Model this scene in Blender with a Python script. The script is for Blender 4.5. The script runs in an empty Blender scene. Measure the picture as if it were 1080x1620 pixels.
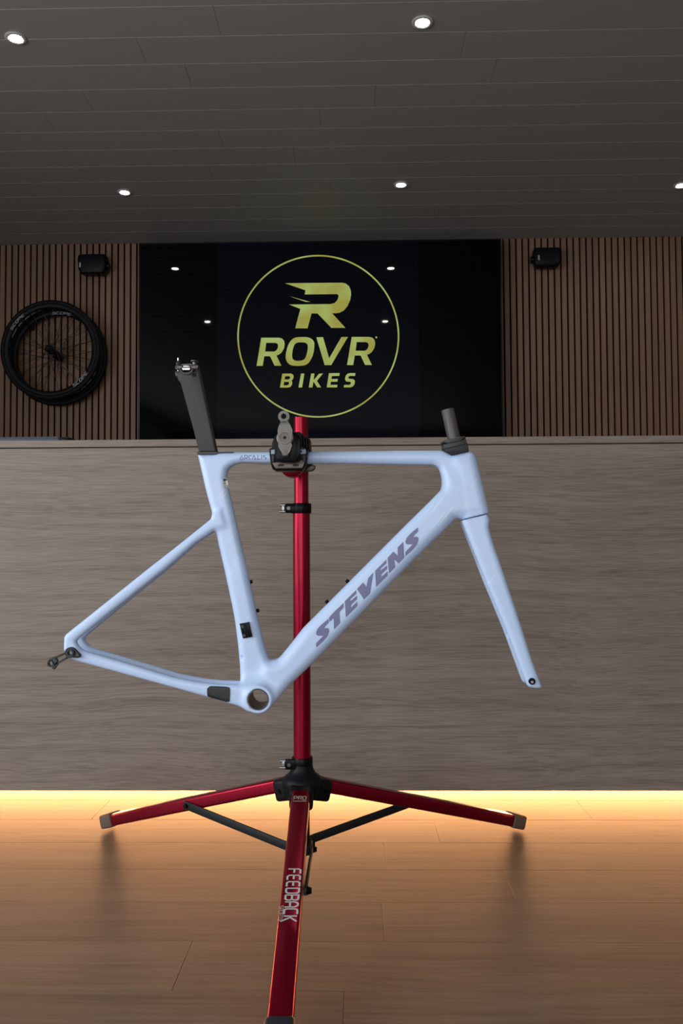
import bpy, bmesh, math, random
import numpy as np
from mathutils import Vector, Matrix
from mathutils.geometry import tessellate_polygon
from mathutils.bvhtree import BVHTree

random.seed(7)
SC = bpy.context.scene
COL = SC.collection

# ------------------------------------------------------------------ camera
FPX, W0, H0 = 1300.0, 1080.0, 1620.0
CAM_H = 0.759
PITCH, YAW, ROLL = math.radians(2.2), math.radians(1.1), -0.0055
cam_rot = (Matrix.Rotation(YAW, 3, 'Z') @ Matrix.Rotation(math.pi / 2 + PITCH, 3, 'X') @ Matrix.Rotation(ROLL, 3, 'Z'))
cd = bpy.data.cameras.new('camera')
cd.sensor_fit = 'VERTICAL'; cd.sensor_height = 36.0; cd.lens = 36.0 * FPX / H0
cd.clip_start = 0.02; cd.clip_end = 60
cam = bpy.data.objects.new('camera', cd); COL.objects.link(cam)
cam.location = (0, 0, CAM_H); cam.rotation_euler = cam_rot.to_euler()
SC.camera = cam
CAMP = Vector((0, 0, CAM_H))


def ray(px, py):
    return cam_rot @ Vector(((px - W0 / 2) / FPX, -(py - H0 / 2) / FPX, -1.0))


def P(px, py, Y):
    "world point at depth plane y = Y that is seen at a pixel of the 1080 x 1620 frame"
    d = ray(px, py)
    return CAMP + d * (Y / d.y)


def G(px, py, z=0.0):
    d = ray(px, py)
    return CAMP + d * ((z - CAM_H) / d.z)


# ------------------------------------------------------------------ light
SC.view_settings.view_transform = 'Standard'
SC.view_settings.look = 'None'
SC.view_settings.exposure = 0.22
SC.view_settings.gamma = 1.0
SC.view_settings.use_curve_mapping = False
SC.cycles.max_bounces = 6
SC.cycles.diffuse_bounces = 4
SC.cycles.glossy_bounces = 3
wd = bpy.data.worlds.new('world'); SC.world = wd
wd.use_nodes = True
wd.node_tree.nodes['Background'].inputs[0].default_value = (0.75, 0.85, 1.0, 1)
wd.node_tree.nodes['Background'].inputs[1].default_value = 0.35


def area_light(name, loc, direction, sx, sy, power, color, parent=None):
    l = bpy.data.lights.new(name, 'AREA'); l.shape = 'RECTANGLE'
    l.size = sx; l.size_y = sy; l.energy = power; l.color = color
    o = bpy.data.objects.new(name, l); COL.objects.link(o)
    o.location = loc
    o.rotation_euler = Vector(direction).to_track_quat('-Z', 'Y').to_euler()
    if parent: o.parent = parent
    return o


# daylight through the shop window in the left wall behind the camera
area_light('window_daylight', (-3.40, -0.9, 1.35), (1, 0.12, -0.02), 5.4, 1.8, 142, (0.93, 0.96, 1.0))
# daylight through the shop front at the rear
area_light('shopfront_daylight', (-0.4, -4.45, 1.35), (0, 1, -0.02), 4.6, 1.9, 86, (0.95, 0.97, 1.0))

# ------------------------------------------------------------------ depths (metres from the camera)
Y_FRAME = 1.72
Y_POLE = 1.89
Y_COUNTER = 2.364
Y_TV = 5.42
Y_SLAT = 5.56
Z_CEIL = CAM_H + 2703.0 / 1300.0

# ------------------------------------------------------------------ materials


def new_mat(name):
    m = bpy.data.materials.new(name); m.use_nodes = True
    nt = m.node_tree
    b = nt.nodes['Principled BSDF']
    return m, nt, b


def mat(name, col, rough=0.5, metal=0.0, coat=0.0, spec=0.5, emit=None, estr=0.0, noise=0.0, nscale=40.0, bump=0.0):
    m, nt, b = new_mat(name)
    b.inputs['Base Color'].default_value = (*col, 1)
    b.inputs['Roughness'].default_value = rough
    b.inputs['Metallic'].default_value = metal
    b.inputs['Coat Weight'].default_value = coat
    b.inputs['Coat Roughness'].default_value = 0.08
    b.inputs['Specular IOR Level'].default_value = spec
    if emit:
        b.inputs['Emission Color'].default_value = (*emit, 1)
        b.inputs['Emission Strength'].default_value = estr
    if noise > 0 or bump > 0:
        tc = nt.nodes.new('ShaderNodeTexCoord')
        n = nt.nodes.new('ShaderNodeTexNoise'); n.inputs['Scale'].default_value = nscale
        n.inputs['Detail'].default_value = 5
        nt.links.new(tc.outputs['Object'], n.inputs['Vector'])
        if noise > 0:
            mx = nt.nodes.new('ShaderNodeMix'); mx.data_type = 'RGBA'
            mx.inputs[6].default_value = (*[c * (1 - noise) for c in col], 1)
            mx.inputs[7].default_value = (*[min(1, c * (1 + noise)) for c in col], 1)
            nt.links.new(n.outputs['Fac'], mx.inputs[0])
            nt.links.new(mx.outputs[2], b.inputs['Base Color'])
        if bump > 0:
            bp = nt.nodes.new('ShaderNodeBump'); bp.inputs['Strength'].default_value = bump
            bp.inputs['Distance'].default_value = 0.002
            nt.links.new(n.outputs['Fac'], bp.inputs['Height'])
            nt.links.new(bp.outputs['Normal'], b.inputs['Normal'])
    return m


def wood(name, dark, mid, light, rough=0.5, axis=0, broad=3.0, fine=45.0, stretch=14.0, contrast=1.0, knots=0.0, coat=0.0, fmix=0.5):
    "timber or wood-print laminate, grain along the given axis"
    m, nt, b = new_mat(name)
    N, L = nt.nodes, nt.links
    tc = N.new('ShaderNodeTexCoord'); oi = N.new('ShaderNodeObjectInfo')
    mul = N.new('ShaderNodeVectorMath'); mul.operation = 'SCALE'
    mul.inputs[0].default_value = (17.3, 9.1, 23.7)
    L.new(oi.outputs['Random'], mul.inputs['Scale'])
    add = N.new('ShaderNodeVectorMath'); add.operation = 'ADD'
    L.new(tc.outputs['Object'], add.inputs[0]); L.new(mul.outputs[0], add.inputs[1])
    # slow warp so that the grain wanders
    wn = N.new('ShaderNodeTexNoise'); wn.inputs['Scale'].default_value = 1.6; wn.inputs['Detail'].default_value = 2
    L.new(add.outputs[0], wn.inputs['Vector'])
    ws = N.new('ShaderNodeVectorMath'); ws.operation = 'MULTIPLY_ADD'
    ws.inputs[1].default_value = (0.05, 0.05, 0.05)
    L.new(wn.outputs['Color'], ws.inputs[0]); L.new(add.outputs[0], ws.inputs[2])
    s1 = [broad * stretch / 3.0] * 3; s1[axis] = broad * 0.25
    s2 = [fine * 4.0] * 3; s2[axis] = fine * 0.11
    mp1 = N.new('ShaderNodeMapping'); mp1.inputs['Scale'].default_value = s1
    mp2 = N.new('ShaderNodeMapping'); mp2.inputs['Scale'].default_value = s2
    L.new(ws.outputs[0], mp1.inputs['Vector']); L.new(ws.outputs[0], mp2.inputs['Vector'])
    n1 = N.new('ShaderNodeTexNoise'); n1.inputs['Scale'].default_value = 1.0; n1.inputs['Detail'].default_value = 4
    n1.inputs['Roughness'].default_value = 0.62; n1.inputs['Distortion'].default_value = 0.6
    n2 = N.new('ShaderNodeTexNoise'); n2.inputs['Scale'].default_value = 1.0; n2.inputs['Detail'].default_value = 2
    L.new(mp1.outputs[0], n1.inputs['Vector']); L.new(mp2.outputs[0], n2.inputs['Vector'])
    mixf = N.new('ShaderNodeMix'); mixf.data_type = 'FLOAT'; mixf.inputs[0].default_value = fmix
    L.new(n1.outputs['Fac'], mixf.inputs[2]); L.new(n2.outputs['Fac'], mixf.inputs[3])
    rp = N.new('ShaderNodeValToRGB')
    c = 0.17 / contrast
    rp.color_ramp.elements[0].position = 0.5 - c; rp.color_ramp.elements[0].color = (*dark, 1)
    rp.color_ramp.elements[1].position = 0.5 + c; rp.color_ramp.elements[1].color = (*light, 1)
    e = rp.color_ramp.elements.new(0.5); e.color = (*mid, 1)
    L.new(mixf.outputs[0], rp.inputs['Fac'])
    out = rp.outputs['Color']
    # tone differs a little from board to board
    hv = N.new('ShaderNodeHueSaturation')
    mr = N.new('ShaderNodeMapRange'); mr.inputs[3].default_value = 0.92; mr.inputs[4].default_value = 1.08
    L.new(oi.outputs['Random'], mr.inputs[0]); L.new(mr.outputs[0], hv.inputs['Value'])
    L.new(out, hv.inputs['Color'])
    out = hv.outputs['Color']
    if knots > 0:
        vm = N.new('ShaderNodeMapping')
        sk = [5.5] * 3; sk[axis] = 1.3
        vm.inputs['Scale'].default_value = sk
        L.new(ws.outputs[0], vm.inputs['Vector'])
        vo = N.new('ShaderNodeTexVoronoi'); vo.inputs['Scale'].default_value = 1.0; vo.inputs['Randomness'].default_value = 1
        L.new(vm.outputs[0], vo.inputs['Vector'])
        kr = N.new('ShaderNodeMapRange'); kr.inputs[1].default_value = 0.02; kr.inputs[2].default_value = 0.13
        kr.inputs[3].default_value = knots; kr.inputs[4].default_value = 0.0
        L.new(vo.outputs['Distance'], kr.inputs[0])
        mk = N.new('ShaderNodeMix'); mk.data_type = 'RGBA'; mk.inputs[7].default_value = (*[d * 0.45 for d in dark], 1)
        L.new(kr.outputs[0], mk.inputs[0]); L.new(out, mk.inputs[6]); out = mk.outputs[2]
    L.new(out, b.inputs['Base Color'])
    b.inputs['Roughness'].default_value = rough
    b.inputs['Coat Weight'].default_value = coat; b.inputs['Coat Roughness'].default_value = 0.25
    bp = N.new('ShaderNodeBump'); bp.inputs['Strength'].default_value = 0.12; bp.inputs['Distance'].default_value = 0.001
    L.new(n2.outputs['Fac'], bp.inputs['Height']); L.new(bp.outputs['Normal'], b.inputs['Normal'])
    return m


def pearl(name):
    "pale blue pearl lacquer with short slanted brush marks"
    m, nt, b = new_mat(name)
    N, L = nt.nodes, nt.links
    tc = N.new('ShaderNodeTexCoord')
    rt = N.new('ShaderNodeMapping'); rt.inputs['Rotation'].default_value = (0, math.radians(52), 0)
    L.new(tc.outputs['Object'], rt.inputs['Vector'])
    sc = N.new('ShaderNodeMapping'); sc.inputs['Scale'].default_value = (9, 30, 320)
    L.new(rt.outputs[0], sc.inputs['Vector'])
    n = N.new('ShaderNodeTexNoise'); n.inputs['Scale'].default_value = 1; n.inputs['Detail'].default_value = 2
    L.new(sc.outputs[0], n.inputs['Vector'])
    n2 = N.new('ShaderNodeTexNoise'); n2.inputs['Scale'].default_value = 13; n2.inputs['Detail'].default_value = 2
    L.new(tc.outputs['Object'], n2.inputs['Vector'])
    a = N.new('ShaderNodeMapRange'); a.inputs[1].default_value = 0.60; a.inputs[2].default_value = 0.74
    L.new(n.outputs['Fac'], a.inputs[0])
    c = N.new('ShaderNodeMapRange'); c.inputs[1].default_value = 0.5; c.inputs[2].default_value = 0.68
    L.new(n2.outputs['Fac'], c.inputs[0])
    mu = N.new('ShaderNodeMath'); mu.operation = 'MULTIPLY'
    L.new(a.outputs[0], mu.inputs[0]); L.new(c.outputs[0], mu.inputs[1])
    mx = N.new('ShaderNodeMix'); mx.data_type = 'RGBA'
    mx.inputs[6].default_value = (*FRAME_COL, 1); mx.inputs[7].default_value = (0.93, 0.95, 0.97, 1)
    L.new(mu.outputs[0], mx.inputs[0])
    L.new(mx.outputs[2], b.inputs['Base Color'])
    b.inputs['Roughness'].default_value = 0.42
    b.inputs['Coat Weight'].default_value = 0.25; b.inputs['Coat Roughness'].default_value = 0.2
    return m


FRAME_COL = (0.535, 0.69, 0.95)
M = {}
M['counter'] = wood('counter_laminate', (0.150, 0.112, 0.086), (0.222, 0.176, 0.143), (0.275, 0.224, 0.186), 0.55, 0, 3.0, 85, 34, 1.15, fmix=0.58)
M['floor'] = wood('floor_laminate', (0.128, 0.080, 0.050), (0.187, 0.121, 0.078), (0.228, 0.152, 0.102), 0.42, 0, 3.2, 40, 12, 0.9, knots=0.55)
M['floor_base'] = mat('floor_underlay', (0.035, 0.022, 0.014), 0.8)
M['slat'] = wood('slat_veneer', (0.14, 0.072, 0.038), (0.18, 0.097, 0.054), (0.215, 0.12, 0.07), 0.6, 2, 3.0, 40, 24, 1.0)
M['felt'] = mat('black_felt', (0.004, 0.004, 0.0045), 0.95, spec=0.1, noise=0.3, nscale=300)
M['ceiling'] = mat('ceiling_panel', (0.305, 0.297, 0.28), 0.55, noise=0.05, nscale=9)
M['ceiling_base'] = mat('ceiling_void', (0.42, 0.39, 0.36), 0.8)
M['plaster'] = mat('wall_plaster', (0.42, 0.40, 0.37), 0.8, noise=0.04, nscale=6)
M['pearl'] = pearl('pearl_blue_lacquer')
M['letter'] = mat('violet_lettering', (0.165, 0.165, 0.32), 0.4)
M['red'] = mat('red_anodised', (0.26, 0.001, 0.018), 0.30, 0.8, coat=0.08, noise=0.06, nscale=500)
M['black'] = mat('black_plastic', (0.004, 0.0055, 0.0068), 0.45, spec=0.16, noise=0.2, nscale=250)
M['blackgloss'] = mat('black_gloss', (0.0025, 0.003, 0.0035), 0.32, spec=0.12)
M['steel_dark'] = mat('dark_strut_paint', (0.010, 0.0125, 0.0145), 0.45, spec=0.3)
M['silver'] = mat('cast_silver', (0.115, 0.107, 0.098), 0.38, 0.85)
M['steel'] = mat('dull_steel', (0.34, 0.36, 0.38), 0.3, 0.9)
M['chrome'] = mat('bright_steel', (0.55, 0.56, 0.57), 0.2, 1.0)
M['insert'] = mat('pale_jaw_insert', (0.30, 0.38, 0.52), 0.5)
M['plate'] = mat('brown_grey_plate', (0.12, 0.10, 0.086), 0.42, 0.5)
M['carbon'] = wood('raw_carbon', (0.038, 0.035, 0.031), (0.070, 0.064, 0.057), (0.11, 0.10, 0.088), 0.45, 2, 8.0, 60, 20, 1.0)
M['satin'] = mat('satin_carbon', (0.034, 0.0335, 0.034), 0.5, noise=0.12, nscale=700)
M['spacer'] = mat('spacer_black', (0.026, 0.0245, 0.023), 0.42)
M['guard'] = mat('guard_rubber', (0.018, 0.020, 0.021), 0.55)
M['white'] = mat('white_print', (0.55, 0.54, 0.52), 0.45)
M['print'] = mat('sand_print', (0.42, 0.36, 0.29), 0.5)
M['rubber'] = mat('foot_rubber', (0.105, 0.072, 0.048), 0.75, noise=0.1, nscale=120)
M['rubber_dark'] = mat('foot_rubber_dark', (0.010, 0.013, 0.018), 0.6)
M['tyre'] = mat('tyre_rubber', (0.0035, 0.004, 0.005), 0.6, spec=0.15, bump=0.1, nscale=200)
M['rim'] = mat('rim_carbon', (0.003, 0.003, 0.004), 0.5, spec=0.18)
M['spoke'] = mat('spoke_black', (0.012, 0.011, 0.011), 0.4, 0.3)
M['decal'] = mat('grey_decal', (0.30, 0.32, 0.34), 0.5)
M['tv'] = mat('screen_glass', (0.0006, 0.0007, 0.001), 0.025, spec=0.14)
M['tvimg'] = mat('screen_picture', (0.0006, 0.0007, 0.001), 0.025, spec=0.14, emit=(0.35, 0.5, 1.0), estr=0.002)
M['bezel'] = mat('screen_bezel', (0.006, 0.006, 0.007), 0.35)
M['ambient_grey'] = mat('blue_grey_shell', (0.055, 0.075, 0.095), 0.5)
M['lamp'] = mat('lamp_lens', (1, 1, 1), 0.4, emit=(1.0, 0.97, 0.92), estr=220.0)
M['lamp_trim'] = mat('lamp_trim', (0.5, 0.48, 0.45), 0.4)
M['led'] = mat('led_diffuser', (1, 0.9, 0.7), 0.5, emit=(1.0, 0.62, 0.28), estr=8.0)
M['kick'] = mat('toe_kick_board', (0.60, 0.45, 0.32), 0.7)
M['window_frame'] = mat('window_frame_paint', (0.05, 0.05, 0.05), 0.5)
M['yellow'] = mat('sticker_yellow', (0.62, 0.60, 0.03), 0.5)
M['redprint'] = mat('sticker_red', (0.55, 0.01, 0.03), 0.5)
M['blueprint'] = mat('sticker_blue', (0.06, 0.20, 0.50), 0.5)
M['greyprint'] = mat('sticker_grey', (0.30, 0.31, 0.34), 0.5)


def screen_ink():
    m, nt, b = new_mat('screen_logo_light')
    N, L = nt.nodes, nt.links
    tc = N.new('ShaderNodeTexCoord')
    n = N.new('ShaderNodeTexNoise'); n.inputs['Scale'].default_value = 5.0; n.inputs['Detail'].default_value = 1
    L.new(tc.outputs['Object'], n.inputs['Vector'])
    rp = N.new('ShaderNodeValToRGB')
    rp.color_ramp.elements[0].position = 0.38; rp.color_ramp.elements[0].color = (0.30, 0.28, 0.05, 1)
    rp.color_ramp.elements[1].position = 0.62; rp.color_ramp.elements[1].color = (0.33, 0.43, 0.13, 1)
    L.new(n.outputs['Fac'], rp.inputs['Fac'])
    L.new(rp.outputs['Color'], b.inputs['Emission Color'])
    b.inputs['Emission Strength'].default_value = 0.86
    b.inputs['Base Color'].default_value = (0.001, 0.001, 0.001, 1)
    b.inputs['Roughness'].default_value = 0.05
    return m


M['ink'] = screen_ink()

# ------------------------------------------------------------------ object helpers
ROOTLOC = {}


def empty(name, loc, label, cat, group=None):
    o = bpy.data.objects.new(name, None); COL.objects.link(o)
    o.location = loc; o.empty_display_size = 0.05
    o['label'] = label; o['category'] = cat
    if group: o['group'] = group
    ROOTLOC[o.name] = Vector(loc)
    return o


def link_mesh(name, me, material, parent=None, smooth=False, loc=None):
    o = bpy.data.objects.new(name, me); COL.objects.link(o)
    if material is not None and len(me.materials) == 0: me.materials.append(material)
    if parent is not None:
        base = ROOTLOC[parent.name]
        me.transform(Matrix.Translation(-base))
        o.parent = parent
        ROOTLOC[o.name] = base
    else:
        base = Vector(loc) if loc is not None else Vector((0, 0, 0))
        me.transform(Matrix.Translation(-base)); o.location = base
        ROOTLOC[o.name] = base
    if smooth:
        for p in me.polygons: p.use_smooth = True
    return o


def obj(name, bm, material, parent=None, smooth=False, loc=None, label=None, angle=None):
    "a bmesh in world coordinates becomes ONE mesh object"
    bmesh.ops.recalc_face_normals(bm, faces=bm.faces)
    me = bpy.data.meshes.new(name); bm.to_mesh(me); bm.free()
    o = link_mesh(name, me, material, parent, smooth, loc)
    if angle is not None:
        for p in me.polygons: p.use_smooth = True
        me.set_sharp_from_angle(angle=math.radians(angle))
    if label: o['label'] = label
    return o


def tag(o, label=None, cat=None, group=None, kind=None):
    if label: o['label'] = label
    if cat: o['category'] = cat
    if group: o['group'] = group
    if kind: o['kind'] = kind
    return o


def add_box(bm, lo, hi, bevel=0.0, mtx=None, seg=2):
    lo = Vector(lo); hi = Vector(hi)
    r = bmesh.ops.create_cube(bm, size=1.0)
    vs = r['verts']
    for v in vs:
        v.co = Vector(((lo[i] + hi[i]) / 2 + v.co[i] * (hi[i] - lo[i]) for i in range(3)))
    fs = list({f for v in vs for f in v.link_faces})
    es = list({e for v in vs for e in v.link_edges})
    if bevel > 0:
        rr = bmesh.ops.bevel(bm, geom=es, offset=bevel, segments=seg, affect='EDGES', profile=0.5)
        vs = list({v for f in rr['faces'] for v in f.verts} | {v for v in vs if v.is_valid})
    if mtx is not None:
        bmesh.ops.transform(bm, matrix=mtx, verts=[v for v in vs if v.is_valid])
    return vs


def axis_frame(a, b, up=(0, 0, 1)):
    z = (Vector(b) - Vector(a)).normalized()
    u = Vector(up)
    if abs(z.dot(u)) > 0.98: u = Vector((1, 0, 0))
    x = u.cross(z).normalized(); y = z.cross(x)
    return x, y, z


def add_cyl(bm, a, b, r0, r1=None, n=20, caps=True, up=(0, 0, 1)):
    a = Vector(a); b = Vector(b); r1 = r0 if r1 is None else r1
    x, y, z = axis_frame(a, b, up)
    ra, rb = [], []
    for i in range(n):
        t = 2 * math.pi * i / n
        d = x * math.cos(t) + y * math.sin(t)
        ra.append(bm.verts.new(a + d * r0)); rb.append(bm.verts.new(b + d * r1))
    for i in range(n):
        j = (i + 1) % n
        bm.faces.new((ra[i], ra[j], rb[j], rb[i]))
    if caps:
        bm.faces.new(list(reversed(ra))); bm.faces.new(rb)


def add_lathe(bm, c, axis, prof, n=32, closed=False):
    "prof: list of (radius, height along axis) from c; closed: a ring with a hole"
    c = Vector(c); x, y, z = axis_frame(c, c + Vector(axis))
    rings = []
    for (r, h) in prof:
        if r < 1e-7:
            rings.append([bm.verts.new(c + z * h)])
        else:
            rings.append([bm.verts.new(c + z * h + (x * math.cos(2 * math.pi * i / n) + y * math.sin(2 * math.pi * i / n)) * r) for i in range(n)])
    m = len(rings)
    for k in range(m if closed else m - 1):
        A, B = rings[k], rings[(k + 1) % m]
        for i in range(n):
            j = (i + 1) % n
            if len(A) == 1 and len(B) == 1: continue
            if len(A) == 1: bm.faces.new((A[0], B[j], B[i]))
            elif len(B) == 1: bm.faces.new((A[i], A[j], B[0]))
            else: bm.faces.new((A[i], A[j], B[j], B[i]))


def add_ring(bm, c, axis, r_in, r_out, h0, h1, n=28):
    add_lathe(bm, c, axis, [(r_in, h0), (r_out, h0), (r_out, h1), (r_in, h1)], n, True)


def add_prism(bm, pts_front, pts_back, bevel=0.0, seg=2):
    "closed solid between two matching outlines (world points)"
    A = [bm.verts.new(p) for p in pts_front]; B = [bm.verts.new(p) for p in pts_back]
    n = len(A)
    es = []
    f1 = bm.faces.new(A); f2 = bm.faces.new(list(reversed(B)))
    sides = []
    for i in range(n):
        j = (i + 1) % n
        sides.append(bm.faces.new((A[j], A[i], B[i], B[j])))
    if bevel > 0:
        es = list(f1.edges) + list(f2.edges)
        bmesh.ops.bevel(bm, geom=es, offset=bevel, segments=seg, affect='EDGES', profile=0.5, clamp_overlap=True)


def px_prism(bm, poly, Ya, Yb, bevel=0.0, Yref=None, seg=2):
    "side-view outline (pixels read at depth Yref) extruded straight along y from Ya to Yb"
    Yr = Ya if Yref is None else Yref
    q = [P(x, y, Yr) for x, y in poly]
    add_prism(bm, [Vector((p.x, Ya, p.z)) for p in q], [Vector((p.x, Yb, p.z)) for p in q], bevel, seg)


def smooth_poly(poly, it=1):
    for _ in range(it):
        out = []
        n = len(poly)
        for i in range(n):
            a, b = poly[i], poly[(i + 1) % n]
            out.append((a[0] * .75 + b[0] * .25, a[1] * .75 + b[1] * .25))
            out.append((a[0] * .25 + b[0] * .75, a[1] * .25 + b[1] * .75))
        poly = out
    return poly


def fill_polys(bm, loops):
    "flat face(s) with holes; loops of 3-D points"
    flat = [Vector(p) for l in loops for p in l]
    vs = [bm.verts.new(p) for p in flat]
    for t in tessellate_polygon([[Vector(p) for p in l] for l in loops]):
        try: bm.faces.new([vs[i] for i in t])
        except ValueError: pass


def grid_cut(bm, axes, step):
    for ax in axes:
        cs = [v.co[ax] for v in bm.verts]
        if not cs: return
        lo, hi = min(cs), max(cs)
        k = math.floor(lo / step) + 1
        while k * step < hi:
            co = Vector((0, 0, 0)); co[ax] = k * step
            no = Vector((0, 0, 0)); no[ax] = 1
            bmesh.ops.bisect_plane(bm, geom=bm.verts[:] + bm.edges[:] + bm.faces[:], plane_co=co, plane_no=no, dist=1e-6)
            k += 1


def decal(name, loops_list, bvh, Yref, material, parent, lift=0.0006, step=0.006, label=None):
    "flat print laid on a curved side: pixel outlines dropped on the surface facing -y"
    bm = bmesh.new()
    for loops in loops_list:
        fill_polys(bm, [[P(x, y, Yref) for x, y in l] for l in loops])
    grid_cut(bm, (0, 2), step)
    for v in bm.verts:
        hit = bvh.ray_cast(Vector((v.co.x, 0.9, v.co.z)), Vector((0, 1, 0)))
        if hit[0] is not None: v.co.y = hit[0].y - lift
    me = bpy.data.meshes.new(name); bm.normal_update()
    for f in bm.faces:
        if f.normal.y > 0: f.normal_flip()
    bm.to_mesh(me); bm.free()
    o = link_mesh(name, me, material, parent, True)
    if label: o['label'] = label
    return o


# letters drawn as strokes on a 4 wide x 6 high box, y up
FONT = {
    'A': [[(0, 0), (0, 4.6), (1.2, 6), (2.8, 6), (4, 4.6), (4, 0)], [(0, 2.4), (4, 2.4)]],
    'B': [[(0, 0), (0, 6), (3.2, 6), (4, 5.2), (4, 3.8), (3.2, 3), (0, 3)], [(3.2, 3), (4, 2.2), (4, .8), (3.2, 0), (0, 0)]],
    'C': [[(4, 6), (.9, 6), (0, 5.1), (0, .9), (.9, 0), (4, 0)]],
    'D': [[(0, 0), (0, 6), (3.1, 6), (4, 5.1), (4, .9), (3.1, 0), (0, 0)]],
    'E': [[(4, 6), (.9, 6), (0, 5.1), (0, .9), (.9, 0), (4, 0)], [(0, 3), (3.4, 3)]],
    'F': [[(4, 6), (.9, 6), (0, 5.1), (0, 0)], [(0, 3), (3.4, 3)]],
    'K': [[(0, 0), (0, 6)], [(4, 6), (1, 3), (4, -1.2)], [(0, 3), (1, 3)]],
    'O': [[(.9, 0), (0, .9), (0, 5.1), (.9, 6), (3.1, 6), (4, 5.1), (4, .9), (3.1, 0), (.9, 0)]],
    'P': [[(0, 0), (0, 6), (3.1, 6), (4, 5.1), (4, 3.6), (3.1, 2.7), (0, 2.7)]],
    'R': [[(0, 0), (0, 6), (3.1, 6), (4, 5.1), (4, 3.6), (3.1, 2.7), (0, 2.7)], [(2.2, 2.7), (4, 0)]],
    'S': [[(4, 6), (.9, 6), (0, 5.1), (0, 3.9), (.9, 3), (3.1, 3), (4, 2.1), (4, .9), (3.1, 0), (0, 0)]],
    'T': [[(0, 6), (4, 6)], [(2, 6), (2, 0)]],
}


def stroke_quads(line, w):
    out = []
    n = len(line)
    pts = [Vector((p[0], p[1])) for p in line]
    offs = []
    for i in range(n):
        d0 = (pts[i] - pts[i - 1]).normalized() if i > 0 else None
        d1 = (pts[i + 1] - pts[i]).normalized() if i < n - 1 else None
        if d0 is None: d0 = d1
        if d1 is None: d1 = d0
        m = (d0 + d1)
        m = m.normalized() if m.length > 1e-5 else d1
        nrm = Vector((-m.y, m.x)); c = max(.5, abs(m.dot(d1)))
        offs.append(nrm * (w / 2 / c))
    for i in range(n - 1):
        out.append([pts[i] + offs[i], pts[i + 1] + offs[i + 1], pts[i + 1] - offs[i + 1], pts[i] - offs[i]])
    return out


def text_quads(text, size, weight, gap=1.6, slant=0.0):
    "quads in a plane, x along the writing, starting at the origin; returns quads, width"
    k = size / 6.0
    q, x = [], 0.0
    for ch in text:
        if ch == ' ':
            x += 3; continue
        if ch in FONT:
            for line in FONT[ch]:
                for quad in stroke_quads(line, weight):
                    q.append([((p.x + x + slant * p.y) * k, p.y * k) for p in quad])
        x += 4 + gap
    return q, (x - gap) * k


# ------------------------------------------------------------------ surface from a field
def surface_nets(F, origin, h):
    ins = F < 0
    nx, ny, nz = F.shape
    c = np.zeros((nx - 1, ny - 1, nz - 1), np.int8)
    for i in (0, 1):
        for j in (0, 1):
            for k in (0, 1):
                c += ins[i:nx - 1 + i, j:ny - 1 + j, k:nz - 1 + k]
    act = (c > 0) & (c < 8)
    idx = -np.ones(act.shape, np.int32)
    A = np.argwhere(act)
    idx[act] = np.arange(len(A))
    corners = [(i, j, k) for i in (0, 1) for j in (0, 1) for k in (0, 1)]
    vals = {cn: F[A[:, 0] + cn[0], A[:, 1] + cn[1], A[:, 2] + cn[2]] for cn in corners}
    acc = np.zeros((len(A), 3)); cnt = np.zeros(len(A))
    for a in corners:
        for ax in range(3):
            if a[ax] == 0:
                b = list(a); b[ax] = 1; b = tuple(b)
                va, vb = vals[a], vals[b]
                cr = (va < 0) != (vb < 0)
                t = np.where(cr, va / np.where(cr, va - vb, 1), 0)
                p = np.tile(np.array(a, float), (len(A), 1)); p[:, ax] += t
                acc[cr] += p[cr]; cnt[cr] += 1
    verts = (A + acc / cnt[:, None]) * h + np.array(origin)
    faces = []
    for ax in range(3):
        o1, o2 = [(1, 2), (2, 0), (0, 1)][ax]
        sl0 = [slice(1, -1)] * 3; sl0[ax] = slice(0, -1)
        sl1 = [slice(1, -1)] * 3; sl1[ax] = slice(1, None)
        a = ins[tuple(sl0)]; b = ins[tuple(sl1)]
        for flip, mask in ((False, a & ~b), (True, ~a & b)):
            E = np.argwhere(mask)
            if not len(E): continue
            for d in (0, 1, 2):
                if d != ax: E[:, d] += 1
            q = []
            for (d1, d2) in ((-1, -1), (0, -1), (0, 0), (-1, 0)):
                e = E.copy(); e[:, o1] += d1; e[:, o2] += d2
                q.append(idx[e[:, 0], e[:, 1], e[:, 2]])
            q = np.stack(q, 1)
            if flip: q = q[:, ::-1]
            faces.append(q)
    faces = np.concatenate(faces)
    faces = faces[(faces >= 0).all(1)]
    return verts, faces


def poly_sd(U, V, loops):
    "signed distance to a polygon with holes, negative inside"
    d2 = np.full(U.shape, 1e9); par = np.zeros(U.shape, bool)
    for l in loops:
        n = len(l)
        for i in range(n):
            ax, ay = l[i]; bx, by = l[(i + 1) % n]
            ex, ey = bx - ax, by - ay
            wx, wy = U - ax, V - ay
            t = np.clip((wx * ex + wy * ey) / (ex * ex + ey * ey + 1e-12), 0, 1)
            d2 = np.minimum(d2, (wx - ex * t) ** 2 + (wy - ey * t) ** 2)
            cond = ((ay > V) != (by > V))
            xs = ax + (V - ay) / (by - ay + (1e-12 if by == ay else 0)) * ex
            par ^= cond & (U < xs)
    d = np.sqrt(d2)
    return np.where(par, -d, d)


def slab(d2, w, T, r):
    "rounded extrusion of a side-view shape"
    qx = d2[..., None] + r; qy = np.abs(w) - T + r
    return np.sqrt(np.maximum(qx, 0) ** 2 + np.maximum(qy, 0) ** 2) + np.minimum(np.maximum(qx, qy), 0) - r


def smin(a, b, k):
    h = np.clip(.5 + .5 * (b - a) / k, 0, 1)
    return b * (1 - h) + a * h - k * h * (1 - h)


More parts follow.
